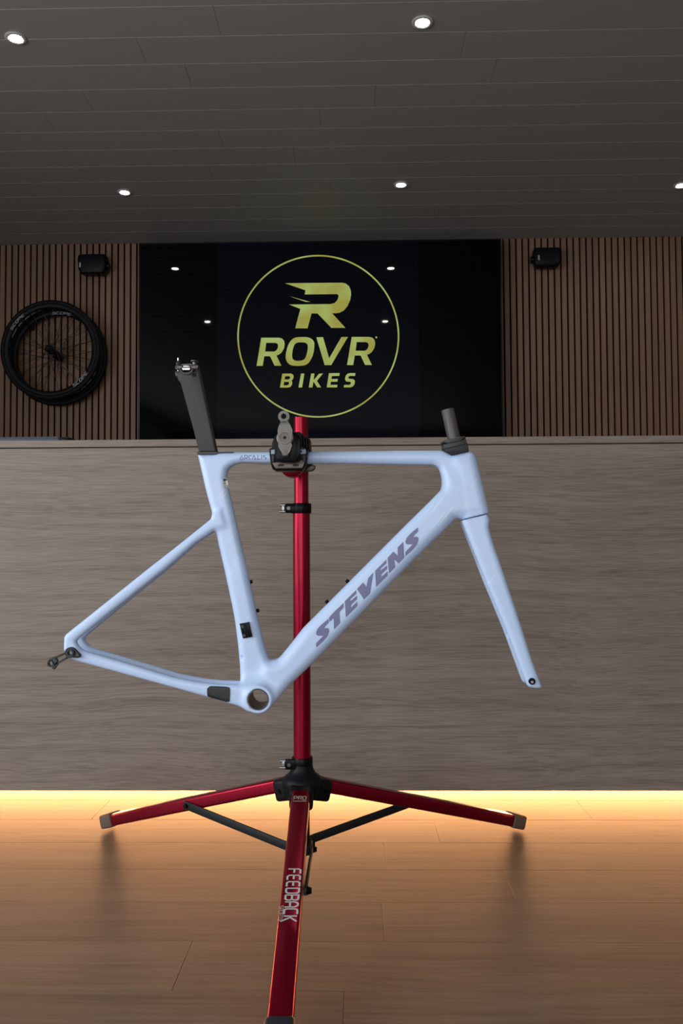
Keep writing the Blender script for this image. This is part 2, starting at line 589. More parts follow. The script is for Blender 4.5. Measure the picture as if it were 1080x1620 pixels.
def blend_axes(U, V, axes, power=4):
    "axes: ((px a), (px b), value)"
    num = np.zeros(U.shape); den = np.zeros(U.shape)
    for (a, b, val) in axes:
        pa, pb = P(*a, Y_FRAME), P(*b, Y_FRAME)
        ex, ey = pb.x - pa.x, pb.z - pa.z
        wx, wy = U - pa.x, V - pa.z
        t = np.clip((wx * ex + wy * ey) / (ex * ex + ey * ey + 1e-12), 0, 1)
        d = np.sqrt((wx - ex * t) ** 2 + (wy - ey * t) ** 2)
        k = 1.0 / (d + .008) ** power
        num += k * val; den += k
    return num / den


def mesh_from_field(name, F, origin, h):
    v, f = surface_nets(F, origin, h)
    me = bpy.data.meshes.new(name)
    me.from_pydata(v.tolist(), [], f.tolist())
    me.update()
    bm = bmesh.new(); bm.from_mesh(me)
    for _ in range(2):
        bmesh.ops.smooth_vert(bm, verts=bm.verts, factor=0.5, use_axis_x=True, use_axis_y=True, use_axis_z=True)
    bmesh.ops.recalc_face_normals(bm, faces=bm.faces)
    bm.to_mesh(me)
    bvh = BVHTree.FromBMesh(bm); bm.free()
    return me, bvh


# ================================================================== the room
X0, X1, YB = -3.5, 3.5, -4.6


def plank_mesh(name, L, Wd, T, bev):
    bm = bmesh.new()
    add_box(bm, (-L / 2, -Wd / 2, -T / 2), (L / 2, Wd / 2, T / 2), bev, None, 1)
    bmesh.ops.recalc_face_normals(bm, faces=bm.faces)
    me = bpy.data.meshes.new(name); bm.to_mesh(me); bm.free()
    return me


def put(name, me, loc, parent, material=None):
    if material is not None and len(me.materials) == 0: me.materials.append(material)
    o = bpy.data.objects.new(name, me); COL.objects.link(o)
    o.location = Vector(loc) - (ROOTLOC[parent.name] if parent else Vector((0, 0, 0)))
    if parent: o.parent = parent
    return o


# floor
bm = bmesh.new(); add_box(bm, (X0, YB, -0.08), (X1, Y_SLAT + .06, -0.0085))
floor = tag(obj('floor', bm, M['floor_base']), kind='structure')
FW = 0.173
PLEN = 1.38
fm = plank_mesh('floor_plank', PLEN - .0006, FW - .0006, .008, .0006)
yref = G(540, 1297).y          # a long joint seen in front of the counter
row_px = {0: (690, 1312), 1: (608, 1350), 2: (805, 1400), 3: (605, 1457), 4: (289, 1525), 5: (543, 1600)}
k = -3
y_top = yref + 3 * FW
rows = int((y_top - YB) / FW)
for r in range(-3, rows - 2):
    yc = yref - (r + .5) * FW
    if yc - FW / 2 < -1.3: break
    if r in row_px:
        px, py = row_px[r]
        j = G(px, py).x
    else:
        j = ((r * 0.537) % 1.0) * PLEN
    n0 = math.floor((X0 + .75 - j) / PLEN)
    x = j + n0 * PLEN
    while x < X1 - .6:
        if x + PLEN / 2 - PLEN / 2 > X0:
            put('floor_plank', fm, (x + PLEN / 2, yc, -.004), floor, M['floor'])
        x += PLEN
# the floor goes on in the same boards under and behind the counter and behind the camera
bm = bmesh.new()
add_box(bm, (X0, yref + 3 * FW + .001, -.0085), (X1, Y_SLAT + .02, 0))
obj('floor_field', bm, M['floor'], floor)
bm = bmesh.new()
add_box(bm, (X0, YB, -.0085), (X1, -1.33, 0))
obj('floor_field', bm, M['floor'], floor)

# ceiling
bm = bmesh.new(); add_box(bm, (X0, YB, Z_CEIL + .0105), (X1, Y_SLAT + .06, Z_CEIL + .08))
ceiling = tag(obj('ceiling', bm, M['ceiling_base']), kind='structure')
CW = 2703 * .0703e-3
CLEN = 2.9


def panel_mesh(name, L, Wd, T, c):
    "flat panel whose long lower edges are chamfered"
    bm = bmesh.new()
    sec = [(-Wd / 2, T / 2), (Wd / 2, T / 2), (Wd / 2, -T / 2 + c), (Wd / 2 - c, -T / 2), (-Wd / 2 + c, -T / 2), (-Wd / 2, -T / 2 + c)]
    add_prism(bm, [Vector((-L / 2, y, z)) for y, z in sec], [Vector((L / 2, y, z)) for y, z in sec])
    bmesh.ops.recalc_face_normals(bm, faces=bm.faces)
    me = bpy.data.meshes.new(name); bm.to_mesh(me); bm.free()
    return me


cm = panel_mesh('ceiling_panel', CLEN - .0012, CW - .0002, .010, .0024)


def C_(px, py):
    d = ray(px, py); return CAMP + d * ((Z_CEIL - CAM_H) / d.z)


yc0 = C_(540, 5.0).y
cj = {0: (343, 33), 1: (226, 86), 2: (300, 126), 3: (143, 167), 4: (85, 203), 5: (350, 222), 6: (465, 245), 7: (334, 274), 8: (523, 294), -1: (884, -20)}
cj2 = {1: (732, 73), 2: (780, 115), 3: (593, 154), 4: (506, 188)}
r = -9
while True:
    ya = yc0 + r * CW
    if ya > Y_SLAT: break
    yc = ya + CW / 2
    if ya + CW > Y_SLAT + .05: break
    j = C_(*cj[r]).x if r in cj else ((r * .618) % 1.0) * CLEN
    js = [j]
    if r in cj2: js.append(C_(*cj2[r]).x)
    # boards left and right of each joint
    x = min(js) - CLEN
    while x + CLEN > X0 + .2:
        if x > X0 - CLEN * .6: put('ceiling_panel', cm, (x + CLEN / 2, yc, Z_CEIL + .005), ceiling, M['ceiling'])
        x -= CLEN
    if len(js) == 2 and js[1] - js[0] > .3:
        Lm = js[1] - js[0]
        put('ceiling_panel', panel_mesh('ceiling_panel_short', Lm - .0012, CW - .0002, .010, .0024), ((js[0] + js[1]) / 2, yc, Z_CEIL + .005), ceiling, M['ceiling'])
    x = max(js)
    while x < X1 - .3:
        put('ceiling_panel', cm, (x + CLEN / 2, yc, Z_CEIL + .005), ceiling, M['ceiling'])
        x += CLEN
    r += 1
bm = bmesh.new(); add_box(bm, (X0, YB, Z_CEIL), (X1, yc0 - 9 * CW - .002, Z_CEIL + .0105))
obj('ceiling_field', bm, M['ceiling'], ceiling)
yl = yc0 + r * CW
if yl < Y_SLAT + .02:
    bm = bmesh.new(); add_box(bm, (X0, yl, Z_CEIL), (X1, Y_SLAT + .04, Z_CEIL + .010))
    obj('ceiling_field', bm, M['ceiling'], ceiling)

# back wall with timber slats on black felt
bm = bmesh.new(); add_box(bm, (X0, Y_SLAT + .014, 0), (X1, Y_SLAT + .12, Z_CEIL + .0105))
wall_back = tag(obj('wall_back', bm, M['felt']), kind='structure')
ppx = 10.13
a = P(800, 530, Y_SLAT).x; b_ = P(800 + ppx * 10, 530, Y_SLAT).x
PITCHS = (b_ - a) / 10
bm = bmesh.new()
add_box(bm, (-PITCHS * .365, 0, -Z_CEIL / 2 + .003), (PITCHS * .365, .0145, Z_CEIL / 2 - .003), .0012, None, 1)
bmesh.ops.recalc_face_normals(bm, faces=bm.faces)
sm = bpy.data.meshes.new('slat'); bm.to_mesh(sm); bm.free()
xs0 = P(1046.2, 530, Y_SLAT).x      # middle of one slat that is easy to read
n = 0
k = -130
while k < 60:
    x = xs0 + k * PITCHS
    if -3.47 < x < 3.47:
        put('slat', sm, (x, Y_SLAT, Z_CEIL / 2), wall_back, M['slat'])
    k += 1

# side and rear walls, outside the frame, with the windows the daylight comes through
bm = bmesh.new()
zt = Z_CEIL + .0105
for lo, hi in (((X0 - .1, 1.85, 0), (X0, Y_SLAT + .1, zt)), ((X0 - .1, YB, 0), (X0, -3.65, zt)), ((X0 - .1, -3.65, 0), (X0, 1.85, .42)), ((X0 - .1, -3.65, 2.3), (X0, 1.85, zt))):
    add_box(bm, lo, hi)
tag(obj('wall_left', bm, M['plaster']), kind='structure')
bm = bmesh.new(); add_box(bm, (X1, YB, 0), (X1 + .1, Y_SLAT + .1, zt))
tag(obj('wall_right', bm, M['plaster']), kind='structure')
bm = bmesh.new()
for lo, hi in (((X0, YB - .1, 0), (-2.75, YB, zt)), ((1.95, YB - .1, 0), (X1, YB, zt)), ((-2.75, YB - .1, 2.35), (1.95, YB, zt)), ((-2.75, YB - .1, 0), (1.95, YB, .38))):
    add_box(bm, lo, hi)
tag(obj('wall_rear', bm, M['plaster']), kind='structure')
bm = bmesh.new()
for yy in (-3.65, -1.82, 0.0, 1.8):
    add_box(bm, (X0 - .07, yy, .42), (X0 - .02, yy + .05, 2.3))
for zz in (.42, 2.25):
    add_box(bm, (X0 - .07, -3.65, zz), (X0 - .02, 1.85, zz + .05))
tag(obj('window_1', bm, M['window_frame']), kind='structure')
bm = bmesh.new()
for xx in (-2.75, -1.2, .35, 1.9):
    add_box(bm, (xx, YB - .07, .38), (xx + .05, YB - .02, 2.35))
for zz in (.38, 2.30):
    add_box(bm, (-2.75, YB - .07, zz), (1.95, YB - .02, zz + .05))
tag(obj('window_2', bm, M['window_frame']), kind='structure')

# ================================================================== counter
zbot = P(540, 1251, Y_COUNTER).z
zseam = P(540, 704.5, Y_COUNTER).z
ztop = P(540, 693.0, Y_COUNTER).z
CX0, CX1 = -3.2, 3.2
root = empty('bar_counter', (0, Y_COUNTER, 0), 'long pale grey-brown oak counter with a light glowing under its front edge', 'counter')
bm = bmesh.new(); add_box(bm, (CX0, Y_COUNTER, zbot), (CX1, Y_COUNTER + .022, zseam - .0025), .001, None, 1)
obj('front_panel', bm, M['counter'], root)
bm = bmesh.new(); add_box(bm, (CX0, Y_COUNTER + .022, zbot + .004), (CX1, Y_COUNTER + .5, zbot + .024))
obj('bottom_board', bm, M['kick'], root)
bm = bmesh.new(); add_box(bm, (CX0, Y_COUNTER + .48, 0.0), (CX1, Y_COUNTER + .50, zbot + .004))
obj('toe_kick', bm, M['kick'], root)
for x in (CX0, CX1 - .022):
    bm = bmesh.new(); add_box(bm, (x, Y_COUNTER + .0225, 0), (x + .022, Y_COUNTER + .5, zseam - .0025))
    obj('side_panel', bm, M['counter'], root)
bm = bmesh.new(); add_box(bm, (CX0, Y_COUNTER - .002, zseam), (CX1, Y_COUNTER + .58, ztop), .0015, None, 1)
tag(obj('worktop', bm, M['counter'], None, loc=(0, Y_COUNTER, zseam)), 'pale grey-brown oak worktop slab lying along the top of the counter', 'worktop')

# light strip under the counter
ls = empty('light_strip', (0, Y_COUNTER + .46, zbot - .03), 'warm light strip hidden under the counter front', 'light')
bm = bmesh.new(); add_box(bm, (CX0 + .05, Y_COUNTER + .468, zbot - .038), (CX1 - .05, Y_COUNTER + .4785, zbot - .004), .001, None, 1)
obj('diffuser', bm, M['led'], ls)
ll = area_light('strip_light', (0, -.001, .010), (0, -1, -0.12), CX1 - CX0 - .1, .034, 62, (1.0, 0.46, 0.185), ls)

# flat case lying on the worktop at the left
bm = bmesh.new()
p0 = P(-60, 690.5, Y_COUNTER + .1); p1 = P(110, 690.5, Y_COUNTER + .1)
fc = empty('flat_case', (p0.x, Y_COUNTER + .1, ztop), 'low blue-grey rounded case lying on the left of the worktop', 'case')
zt_ = P(60, 690.5, Y_COUNTER + .1).z
add_box(bm, (p0.x - .1, Y_COUNTER + .1, ztop + .003), (p1.x - .03, Y_COUNTER + .32, zt_), .008, None, 3)
obj('shell', bm, M['ambient_grey'], fc, angle=40)
bm = bmesh.new(); add_box(bm, (p1.x - .0295, Y_COUNTER + .1, ztop + .003), (p1.x, Y_COUNTER + .32, zt_ - .001), .008, None, 3)
obj('end_cap', bm, M['black'], fc, angle=40)
bm = bmesh.new(); add_box(bm, (p0.x, Y_COUNTER + .13, ztop), (p1.x - .04, Y_COUNTER + .30, ztop + .0029))
obj('pad', bm, M['black'], fc)

# ================================================================== ceiling lamps
lamp_px = [(25, 60), (668, 35), (197, 304), (634, 292), (1077, 293)]
lamp_lab = ['round recessed ceiling lamp in the top left corner of the photo', 'round recessed ceiling lamp nearest the top edge right of the middle',
            'small round ceiling lamp above the left end of the screen', 'small round ceiling lamp above the right half of the screen',
            'small round ceiling lamp cut by the right edge of the photo']


def ceiling_lamp(x, y, label):
    c = Vector((x, y, Z_CEIL))
    t = empty('ceiling_lamp', c, label, 'lamp', 'recessed ceiling lamps')
    bm = bmesh.new(); add_lathe(bm, c, (0, 0, -1), [(.026, .0005), (.043, .0005), (.043, .003), (.040, .005), (.030, .005), (.026, .003)], 32, True)
    obj('trim_ring', bm, M['lamp_trim'], t, angle=40)
    bm = bmesh.new(); add_lathe(bm, c, (0, 0, -1), [(0, .0045), (.012, .0042), (.0255, .003), (.0255, .0008), (0, .0008)], 28)
    obj('lens', bm, M['lamp'], t, smooth=True)
    l = bpy.data.lights.new('lamp_light', 'SPOT'); l.energy = 14; l.spot_size = math.radians(85); l.spot_blend = .9
    l.color = (1, .9, .78); l.shadow_soft_size = .025
    o = bpy.data.objects.new('lamp_light', l); COL.objects.link(o); o.parent = t; o.location = (0, 0, -.02)
    return t


pos = [C_(*p) for p in lamp_px]
for p, lb in zip(pos, lamp_lab): ceiling_lamp(p.x, p.y, lb)

# ================================================================== television
tl = P(219, 383, Y_TV); tr = P(793, 378, Y_TV)
tx0, tx1 = tl.x, tr.x
tz1 = (tl.z + tr.z) / 2
tz0 = tz1 - (tx1 - tx0) * 9 / 16 - .01
tvr = empty('television', ((tx0 + tx1) / 2, Y_TV, tz0), 'very large black wall television showing a round yellow-green logo', 'television')
bm = bmesh.new(); add_box(bm, (tx0, Y_TV + .004, tz0), (tx1, Y_TV + .06, tz1), .004)
obj('housing', bm, M['bezel'], tvr, angle=40)
bm = bmesh.new(); add_box(bm, (tx0 + .012, Y_TV, tz0 + .014), (tx1 - .012, Y_TV + .0045, tz1 - .012), .0005, None, 1)
scr = obj('screen', bm, M['tv'], tvr)
bm = bmesh.new(); add_box(bm, ((tx0 + tx1) / 2 - .35, Y_TV + .06, tz0 + .35), ((tx0 + tx1) / 2 + .35, Y_SLAT - .0005, tz0 + .95))
obj('wall_mount', bm, M['black'], tvr)
xa, xb = P(343, 530, Y_TV).x, P(662, 530, Y_TV).x
bm = bmesh.new(); add_box(bm, (xa, Y_TV - .0006, tz0 + .016), (xb, Y_TV, tz1 - .014))
obj('picture_area', bm, M['tvimg'], scr)
YL = Y_TV - .0012


def z2p(pts, k, ox, oy): return [(ox + x / k, oy + y / k) for x, y in pts]


def screen_shape(name, loops):
    bm = bmesh.new()
    fill_polys(bm, [[P(x, y, YL) for x, y in l] for l in loops])
    bm.normal_update()
    for f in bm.faces:
        if f.normal.y > 0: f.normal_flip()
    me = bpy.data.meshes.new(name); bm.to_mesh(me); bm.free()
    return link_mesh(name, me, M['ink'], scr)


k1 = 1080 / 130
emblem = z2p([(88, 150), (840, 143), (892, 156), (930, 190), (953, 245), (957, 300), (945, 370), (910, 450), (860, 510), (805, 538), (760, 545), (708, 545), (882, 737), (698, 737), (515, 547), (437, 547), (385, 743), (223, 743), (290, 488), (145, 430), (690, 424), (740, 410), (775, 375), (790, 335), (791, 305), (775, 293), (348, 297), (357, 243)], k1, 440, 430)
screen_shape('emblem', [emblem])
screen_shape('emblem_streak', [z2p([(150, 322), (420, 395), (360, 395)], k1, 440, 430)])
k2 = 1080 / 110
R_out = [(177, 140), (450, 140), (500, 152), (532, 188), (542, 240), (530, 310), (490, 375), (450, 403), (415, 418), (490, 575), (385, 575), (315, 428), (225, 428), (200, 577), (105, 577)]
R_in = [(255, 220), (400, 220), (430, 235), (440, 265), (432, 305), (412, 337), (380, 355), (238, 355)]
O_out = smooth_poly([(790, 128), (920, 132), (1000, 190), (1003, 290), (985, 400), (940, 500), (880, 565), (760, 580), (630, 572), (562, 500), (555, 410), (578, 300), (620, 200), (690, 138)], 1)
O_in = smooth_poly([(735, 212), (860, 212), (902, 250), (897, 350), (860, 470), (800, 498), (700, 500), (655, 460), (660, 350), (690, 245)], 1)
screen_shape('letter', [z2p(R_out, k2, 395, 520), z2p(R_in, k2, 395, 520)])
screen_shape('letter', [z2p(O_out, k2, 395, 520), z2p(O_in, k2, 395, 520)])
screen_shape('letter', [z2p([(52, 135), (155, 130), (250, 460), (440, 130), (542, 128), (282, 566), (180, 566)], k2, 495, 520)])
sh = lambda l, dx, dy: [(x + dx, y + dy) for x, y in l]
screen_shape('letter', [z2p(sh(R_out, 423, -12), k2, 495, 520), z2p(sh(R_in, 423, -12), k2, 495, 520)])
screen_shape('letter', [z2p([(505, 697), (640, 697), (672, 713), (680, 745), (672, 780), (648, 808), (660, 830), (655, 870), (630, 905), (590, 915), (468, 915)], k2, 395, 520),
                        z2p([(550, 738), (610, 738), (628, 750), (622, 775), (605, 787), (540, 787)], k2, 395, 520),
                        z2p([(533, 826), (600, 826), (610, 840), (603, 868), (580, 880), (525, 880)], k2, 395, 520)])
screen_shape('letter', [z2p([(795, 697), (847, 697), (812, 913), (755, 913)], k2, 395, 520)])
screen_shape('letter', [z2p([(953, 697), (1004, 697), (990, 800), (1075, 700), (1137, 695), (1042, 810), (1107, 912), (1047, 912), (988, 822), (972, 913), (915, 913)], k2, 395, 520)])
screen_shape('letter', [z2p([(247, 692), (413, 690), (407, 733), (292, 735), (285, 782), (384, 780), (378, 822), (278, 824), (270, 872), (378, 872), (372, 912), (212, 912)], k2, 495, 520)])
screen_shape('letter', [z2p([(658, 690), (652, 733), (575, 733), (553, 745), (548, 765), (560, 778), (620, 782), (645, 800), (650, 830), (640, 870), (610, 903), (570, 912), (475, 912), (483, 873), (560, 873), (583, 860), (588, 838), (578, 825), (520, 822), (500, 800), (497, 770), (510, 725), (540, 698), (575, 690)], k2, 495, 520)])
screen_shape('registered_dot', [[(495 + 982 / k2 + 1.6 * math.cos(t * .524), 520 + 135 / k2 + 1.6 * math.sin(t * .524)) for t in range(12)]])
circ = lambda r: [(503.3 + r * math.cos(t * math.pi / 64), 532 + r * 1.005 * math.sin(t * math.pi / 64)) for t in range(128)]
screen_shape('logo_ring', [circ(128.1), circ(125.7)])

# ================================================================== wall speakers


def wall_speaker(px0, px1, py0, py1, knob_side, badge_px, label):
    Yf = Y_SLAT - .105
    a = P(px0, py0, Yf); b = P(px1, py1, Yf)
    t = empty('wall_speaker', ((a.x + b.x) / 2, Y_SLAT, b.z), label, 'speaker', 'black wall speakers')
    w, h = b.x - a.x, a.z - b.z
    bm = bmesh.new()
    poly = [(a.x + w * u, a.z - h * v) for u, v in ((.03, .04), (.10, 0), (.92, 0), (.98, .05), (1, .2), (.985, .72), (.93, .93), (.85, 1), (.18, 1), (.08, .93), (.03, .75), (0, .25))]
    add_prism(bm, [Vector((x, Yf, z)) for x, z in poly], [Vector((x, Y_SLAT - .03, z)) for x, z in poly], .012, 3)
    body = obj('cabinet', bm, M['blackgloss'], t, angle=35)
    bm = bmesh.new()
    q = [((x - (a.x + b.x) / 2) * .86 + (a.x + b.x) / 2, (z - (a.z + b.z) / 2) * .80 + (a.z + b.z) / 2) for x, z in poly]
    add_prism(bm, [Vector((x, Yf - .004, z)) for x, z in q], [Vector((x, Yf + .003, z)) for x, z in q], .002)
    obj('grille', bm, M['black'], t, angle=35)
    bx, by = badge_px
    c = P(bx, by, Yf - .006)
    bm = bmesh.new(); add_box(bm, (c.x - .005, Yf - .007, c.z - .016), (c.x + .005, Yf - .0035, c.z + .016))
    obj('badge', bm, M['decal'], t, label='small pale badge')
    bm = bmesh.new()
    zc = a.z - h * .55
    xk = b.x if knob_side > 0 else a.x
    add_cyl(bm, (xk - knob_side * .004, Y_SLAT - .06, zc), (xk + knob_side * .014, Y_SLAT - .06, zc), .026, .022, 20)
    obj('bracket_knob', bm, M['blackgloss'], t, angle=40)
    bm = bmesh.new()
    add_box(bm, ((a.x + b.x) / 2 - .05, Y_SLAT - .0305, zc - .04), ((a.x + b.x) / 2 + .05, Y_SLAT - .0003, zc + .04), .003)
    obj('bracket', bm, M['black'], t)
    return t


wall_speaker(122, 167, 401.5, 431.5, 1, (126.5, 419), 'black wall speaker above the hung wheels left of the screen')
wall_speaker(844, 888, 391, 420.5, -1, (852.2, 407.5), 'black wall speaker on the slats right of the screen')

# ================================================================== wheels on the wall


def wheel(px, py, rpx, Yc, label, text_angles, rot):
    c = P(px, py, Yc)
    R = (P(px + rpx, py, Yc) - c).length
    t = empty('bicycle_wheel', (c.x, c.y, c.z - R), label, 'wheel', 'wheels hung on the slatted wall')
    tr_ = .0165
    bm = bmesh.new()
    prof = [(R - tr_ + tr_ * math.cos(a), tr_ * math.sin(a)) for a in [2 * math.pi * i / 14 for i in range(14)]]
    add_lathe(bm, c, (0, 1, 0), prof, 96, True)
    obj('tyre', bm, M['tyre'], t, smooth=True)
    bm = bmesh.new()
    ro = R - 2 * tr_ + .008; ri = R - .0585
    add_lathe(bm, c, (0, 1, 0), [(ro, -.0125), (ro - .008, -.0145), (ri + .010, -.0125), (ri + .001, -.005), (ri, 0), (ri + .001, .005), (ri + .010, .0125), (ro - .008, .0145), (ro, .0125)], 96, True)
    rim = obj('rim', bm, M['rim'], t, smooth=True)
    # hub
    bm = bmesh.new()
    add_lathe(bm, c, (0, -1, 0), [(0, -.052), (.009, -.052), (.009, -.042), (.022, -.036), (.026, -.033), (.026, -.027), (.016, -.020), (.0145, 0), (.016, .020), (.026, .027), (.026, .033), (.020, .040), (.012, .046), (.012, .055), (.006, .055), (.006, .050), (0, .050)], 24)
    obj('hub', bm, M['rim'], t, angle=35)
    # spokes, one mesh for each side of the hub, copied round
    ns = 24
    meshes = []
    for s in (-1, 1):
        for cross in (-1, 1):
            bm = bmesh.new()
            a0 = cross * 1.15
            A = Vector((.025 * math.sin(a0), s * .030, .025 * math.cos(a0)))
            B = Vector((0, s * .004, ri + .002))
            add_cyl(bm, A, B, .0017, None, 5)
            me = bpy.data.meshes.new('spoke'); bm.to_mesh(me); bm.free()
            me.materials.append(M['spoke']); meshes.append(me)
    for i in range(ns):
        o = bpy.data.objects.new('spoke', meshes[i % 4]); COL.objects.link(o)
        o.parent = t; o.location = (0, 0, R)
        o.rotation_euler = (0, rot + 2 * math.pi * i / ns, 0)
    # lettering on the side of the rim
    for (a_mid, flip) in text_angles:
        q, wd_ = text_quads('SCOPE', .0165, 1.0, 1.6, .15)
        bm = bmesh.new()
        rm = (ro + ri) / 2 - .002
        for quad in q:
            pts = []
            for (x, y) in quad:
                if flip: x, y = wd_ - x, .0165 - y
                ang = a_mid - (x - wd_ / 2) * 1.75 / rm
                rr = rm - .008 + y * 1.0
                pts.append(Vector((c.x + rr * math.cos(ang), c.y - .0156, c.z + rr * math.sin(ang))))
            bm.faces.new([bm.verts.new(p) for p in pts])
        o = obj('lettering', bm, M['decal'], rim)
    # valve
    bm = bmesh.new()
    va = math.radians(205)
    d = Vector((math.cos(va), 0, math.sin(va)))
    add_cyl(bm, c + d * (ri + .004), c + d * (ri - .035), .003, .002, 8)
    obj('valve', bm, M['rim'], t)
    return c, R


YA = Y_SLAT - .180; YBk = Y_SLAT - .066
cA, RA = wheel(80, 553.5, 79.3, YA, 'black spoked bicycle wheel hung in front, further left on the slats', [(math.radians(140), False), (math.radians(-45), True)], .06)
cB, RB = wheel(92, 564, 78.3, YBk, 'black spoked bicycle wheel hung behind the other one, lower right', [(math.radians(85), False), (math.radians(28), False)], .12)
for c, R, ang, yy, lb in ((cA, RA, 135, YA, 'small black peg under the rim of the front wheel'), (cB, RB, 45, YBk, 'small black peg under the rim of the rear wheel')):
    d = Vector((math.cos(math.radians(ang)), 0, math.sin(math.radians(ang))))
    p = c + d * (R - .0635)
    bm = bmesh.new()
    add_cyl(bm, (p.x, yy - .03, p.z), (p.x, Y_SLAT - .0002, p.z), .005, None, 12)
    add_cyl(bm, (p.x, Y_SLAT - .006, p.z), (p.x, Y_SLAT - .0002, p.z), .014, None, 16)
    add_cyl(bm, (p.x, yy - .034, p.z), (p.x, yy - .029, p.z), .008, None, 12)
    tag(obj('wall_peg', bm, M['rim'], None, loc=(p.x, Y_SLAT, p.z)), lb, 'peg', 'wheel pegs')

# ================================================================== bicycle frame
Yf = Y_FRAME
bb = P(411.5, 1101.5, Yf)
fr = empty('bicycle_frameset', (bb.x, Yf, P(411, 1123, Yf).z), 'pale blue bicycle frame with fork and seat post held in the red stand', 'frameset')

outer_px = [(313, 718.3), (341, 718.3), (345, 715.6), (423, 715.6), (487, 715), (560, 714.2), (640, 713.4), (698.3, 712.9), (705, 714.6), (714.3, 719.6), (741.4, 714), (747, 716.2), (751, 721.5), (753.2, 731.4), (758, 750.8), (767.8, 792.5),
            (771.3, 806.4), (770.8, 812.2), (729, 822.2), (723.3, 820.8), (718.5, 821.5), (701, 840), (680, 860.7), (640, 901), (504, 1040), (460, 1082), (432, 1113), (424, 1120), (411, 1123.4), (393, 1121), (385, 1112), (381, 1077), (380, 1054), (376.7, 1018), (372, 982),
            (367, 955), (355, 900), (345.6, 860), (339, 828), (336, 812), (326, 776)]
hole_px = [(384.4, 732.4), (484, 733.9), (540, 733.8), (640, 735.6), (683, 735.8), (688.6, 737.2), (693.5, 741), (696.3, 748), (698.3, 757.8), (698.3, 769), (696.3, 775.8), (681.7, 791), (640, 832), (480, 992.5), (460, 1017.8), (445, 1036.5), (439.6, 1041.3), (430, 1043.3), (424.8, 1040.7),
           (419.3, 1026), (408, 977.8), (391.5, 900), (381.7, 860), (370.6, 809.4), (361.4, 770.6), (358.9, 754), (360.8, 744), (366, 738.5), (373, 735)]


def toUV(px, Y): 
    p = P(px[0], px[1], Y); return (p.x, p.z)


h = .0025
lo = P(92, 1130, Yf - .07); hi = P(790, 700, Yf)
ux = np.arange(lo.x - .03, hi.x + .01, h); vz = np.arange(lo.z - .02, hi.z + .01, h); wy = np.arange(-.0775, .078, h)
U, V = np.meshgrid(ux, vz, indexing='ij')
Wd = wy[None, None, :]
loops = [[toUV(p, Yf) for p in outer_px], [toUV(p, Yf) for p in hole_px]]
dmain = poly_sd(U, V, loops)
axesT = [((327, 722), (372, 900), .0165), ((372, 900), (400, 1050), .019), ((330, 724), (700, 724), .017), ((733, 722), (750, 812), .0255), ((725, 775), (440, 1062), .026), ((411, 1101), (411, 1100), .036)]
T2 = blend_axes(U, V, axesT)
axesR = [((327, 722), (372, 900), .0150), ((372, 900), (400, 1050), .016), ((330, 724), (700, 724), .0125), ((733, 722), (750, 812), .020), ((725, 775), (440, 1062), .021), ((411, 1101), (411, 1100), .012)]
R2 = blend_axes(U, V, axesR)
F = slab(dmain, Wd, T2[..., None], R2[..., None])
# head tube carried past the lower bearing and cut square there
ht_px = [(716, 730), (735, 724), (749, 724), (753.2, 731.4), (758, 750.8), (767.8, 792.5), (771.3, 806.4), (778, 836), (737, 846), (729, 815)]
dht = poly_sd(U, V, [[toUV(p, Yf) for p in ht_px]])
sa, sb = P(728.5, 822.4, Yf), P(770.8, 812.4, Yf)
sn = Vector((-(sb.z - sa.z), 0, sb.x - sa.x)).normalized()       # up the steerer
cut = -((U - sa.x) * sn.x + (V - sa.z) * sn.z)
Fh = np.maximum(slab(dht, Wd, .0255, .018), cut[..., None] + 0 * Wd)
F = smin(F, Fh, .004)
# rear triangle, one stay on each side
ss_end, cs_end, drop = .010, .024, .026


def zc_px(x, y):
    t = min(max((x - 103) / (350 - 103), 0), 1)
    ymid = 1018 + (960 - 1018) * t
    s = min(max((y - (ymid - 25)) / 50, 0), 1)
    e = ss_end * (1 - s) + cs_end * s
    return drop * (1 - t) + e * t


rear_px = [(350, 806), (336.5, 815), (333.5, 821), (285.8, 859.4), (234, 900), (104.5, 1003.5), (102, 1008), (101.3, 1026.7), (105, 1038), (113.3, 1043.3), (182, 1062), (326.7, 1102), (363.7, 1113), (393, 1121), (411, 1118), (411, 1085), (381, 1083),
           (345, 1082), (315, 1079), (275, 1071), (219, 1054), (180, 1042.5), (140, 1031), (131, 1027.8), (124.4, 1021), (121.2, 1014.4), (127.2, 1008.3), (162, 980), (263, 900), (309.4, 859.4), (341, 838), (358, 832)]
ruv = [toUV(p, Yf - zc_px(*p)) for p in rear_px]
drear = poly_sd(U, V, [ruv])
tU = np.clip((U - P(103, 1010, Yf).x) / (P(350, 1010, Yf).x - P(103, 1010, Yf).x), 0, 1)
vm = P(103, 1018, Yf).z * (1 - tU) + P(350, 960, Yf).z * tU
sV = np.clip((vm - V) / (50 * Yf / FPX) + .5, 0, 1)
ZC = drop * (1 - tU) + (ss_end * (1 - sV) + cs_end * sV) * tU
for s in (-1, 1):
    Fs = slab(drear, Wd - s * ZC[..., None], .0095, .0085)
    F = smin(F, Fs, .010)
# bottom bracket shell and its bore
db = np.sqrt((U - bb.x) ** 2 + (V - bb.z) ** 2)
Fb = slab(db - .0285, Wd, .039, .004)
F = smin(F, Fb, .008)
F = np.maximum(F, (.0212 - db)[..., None] + 0 * Wd)
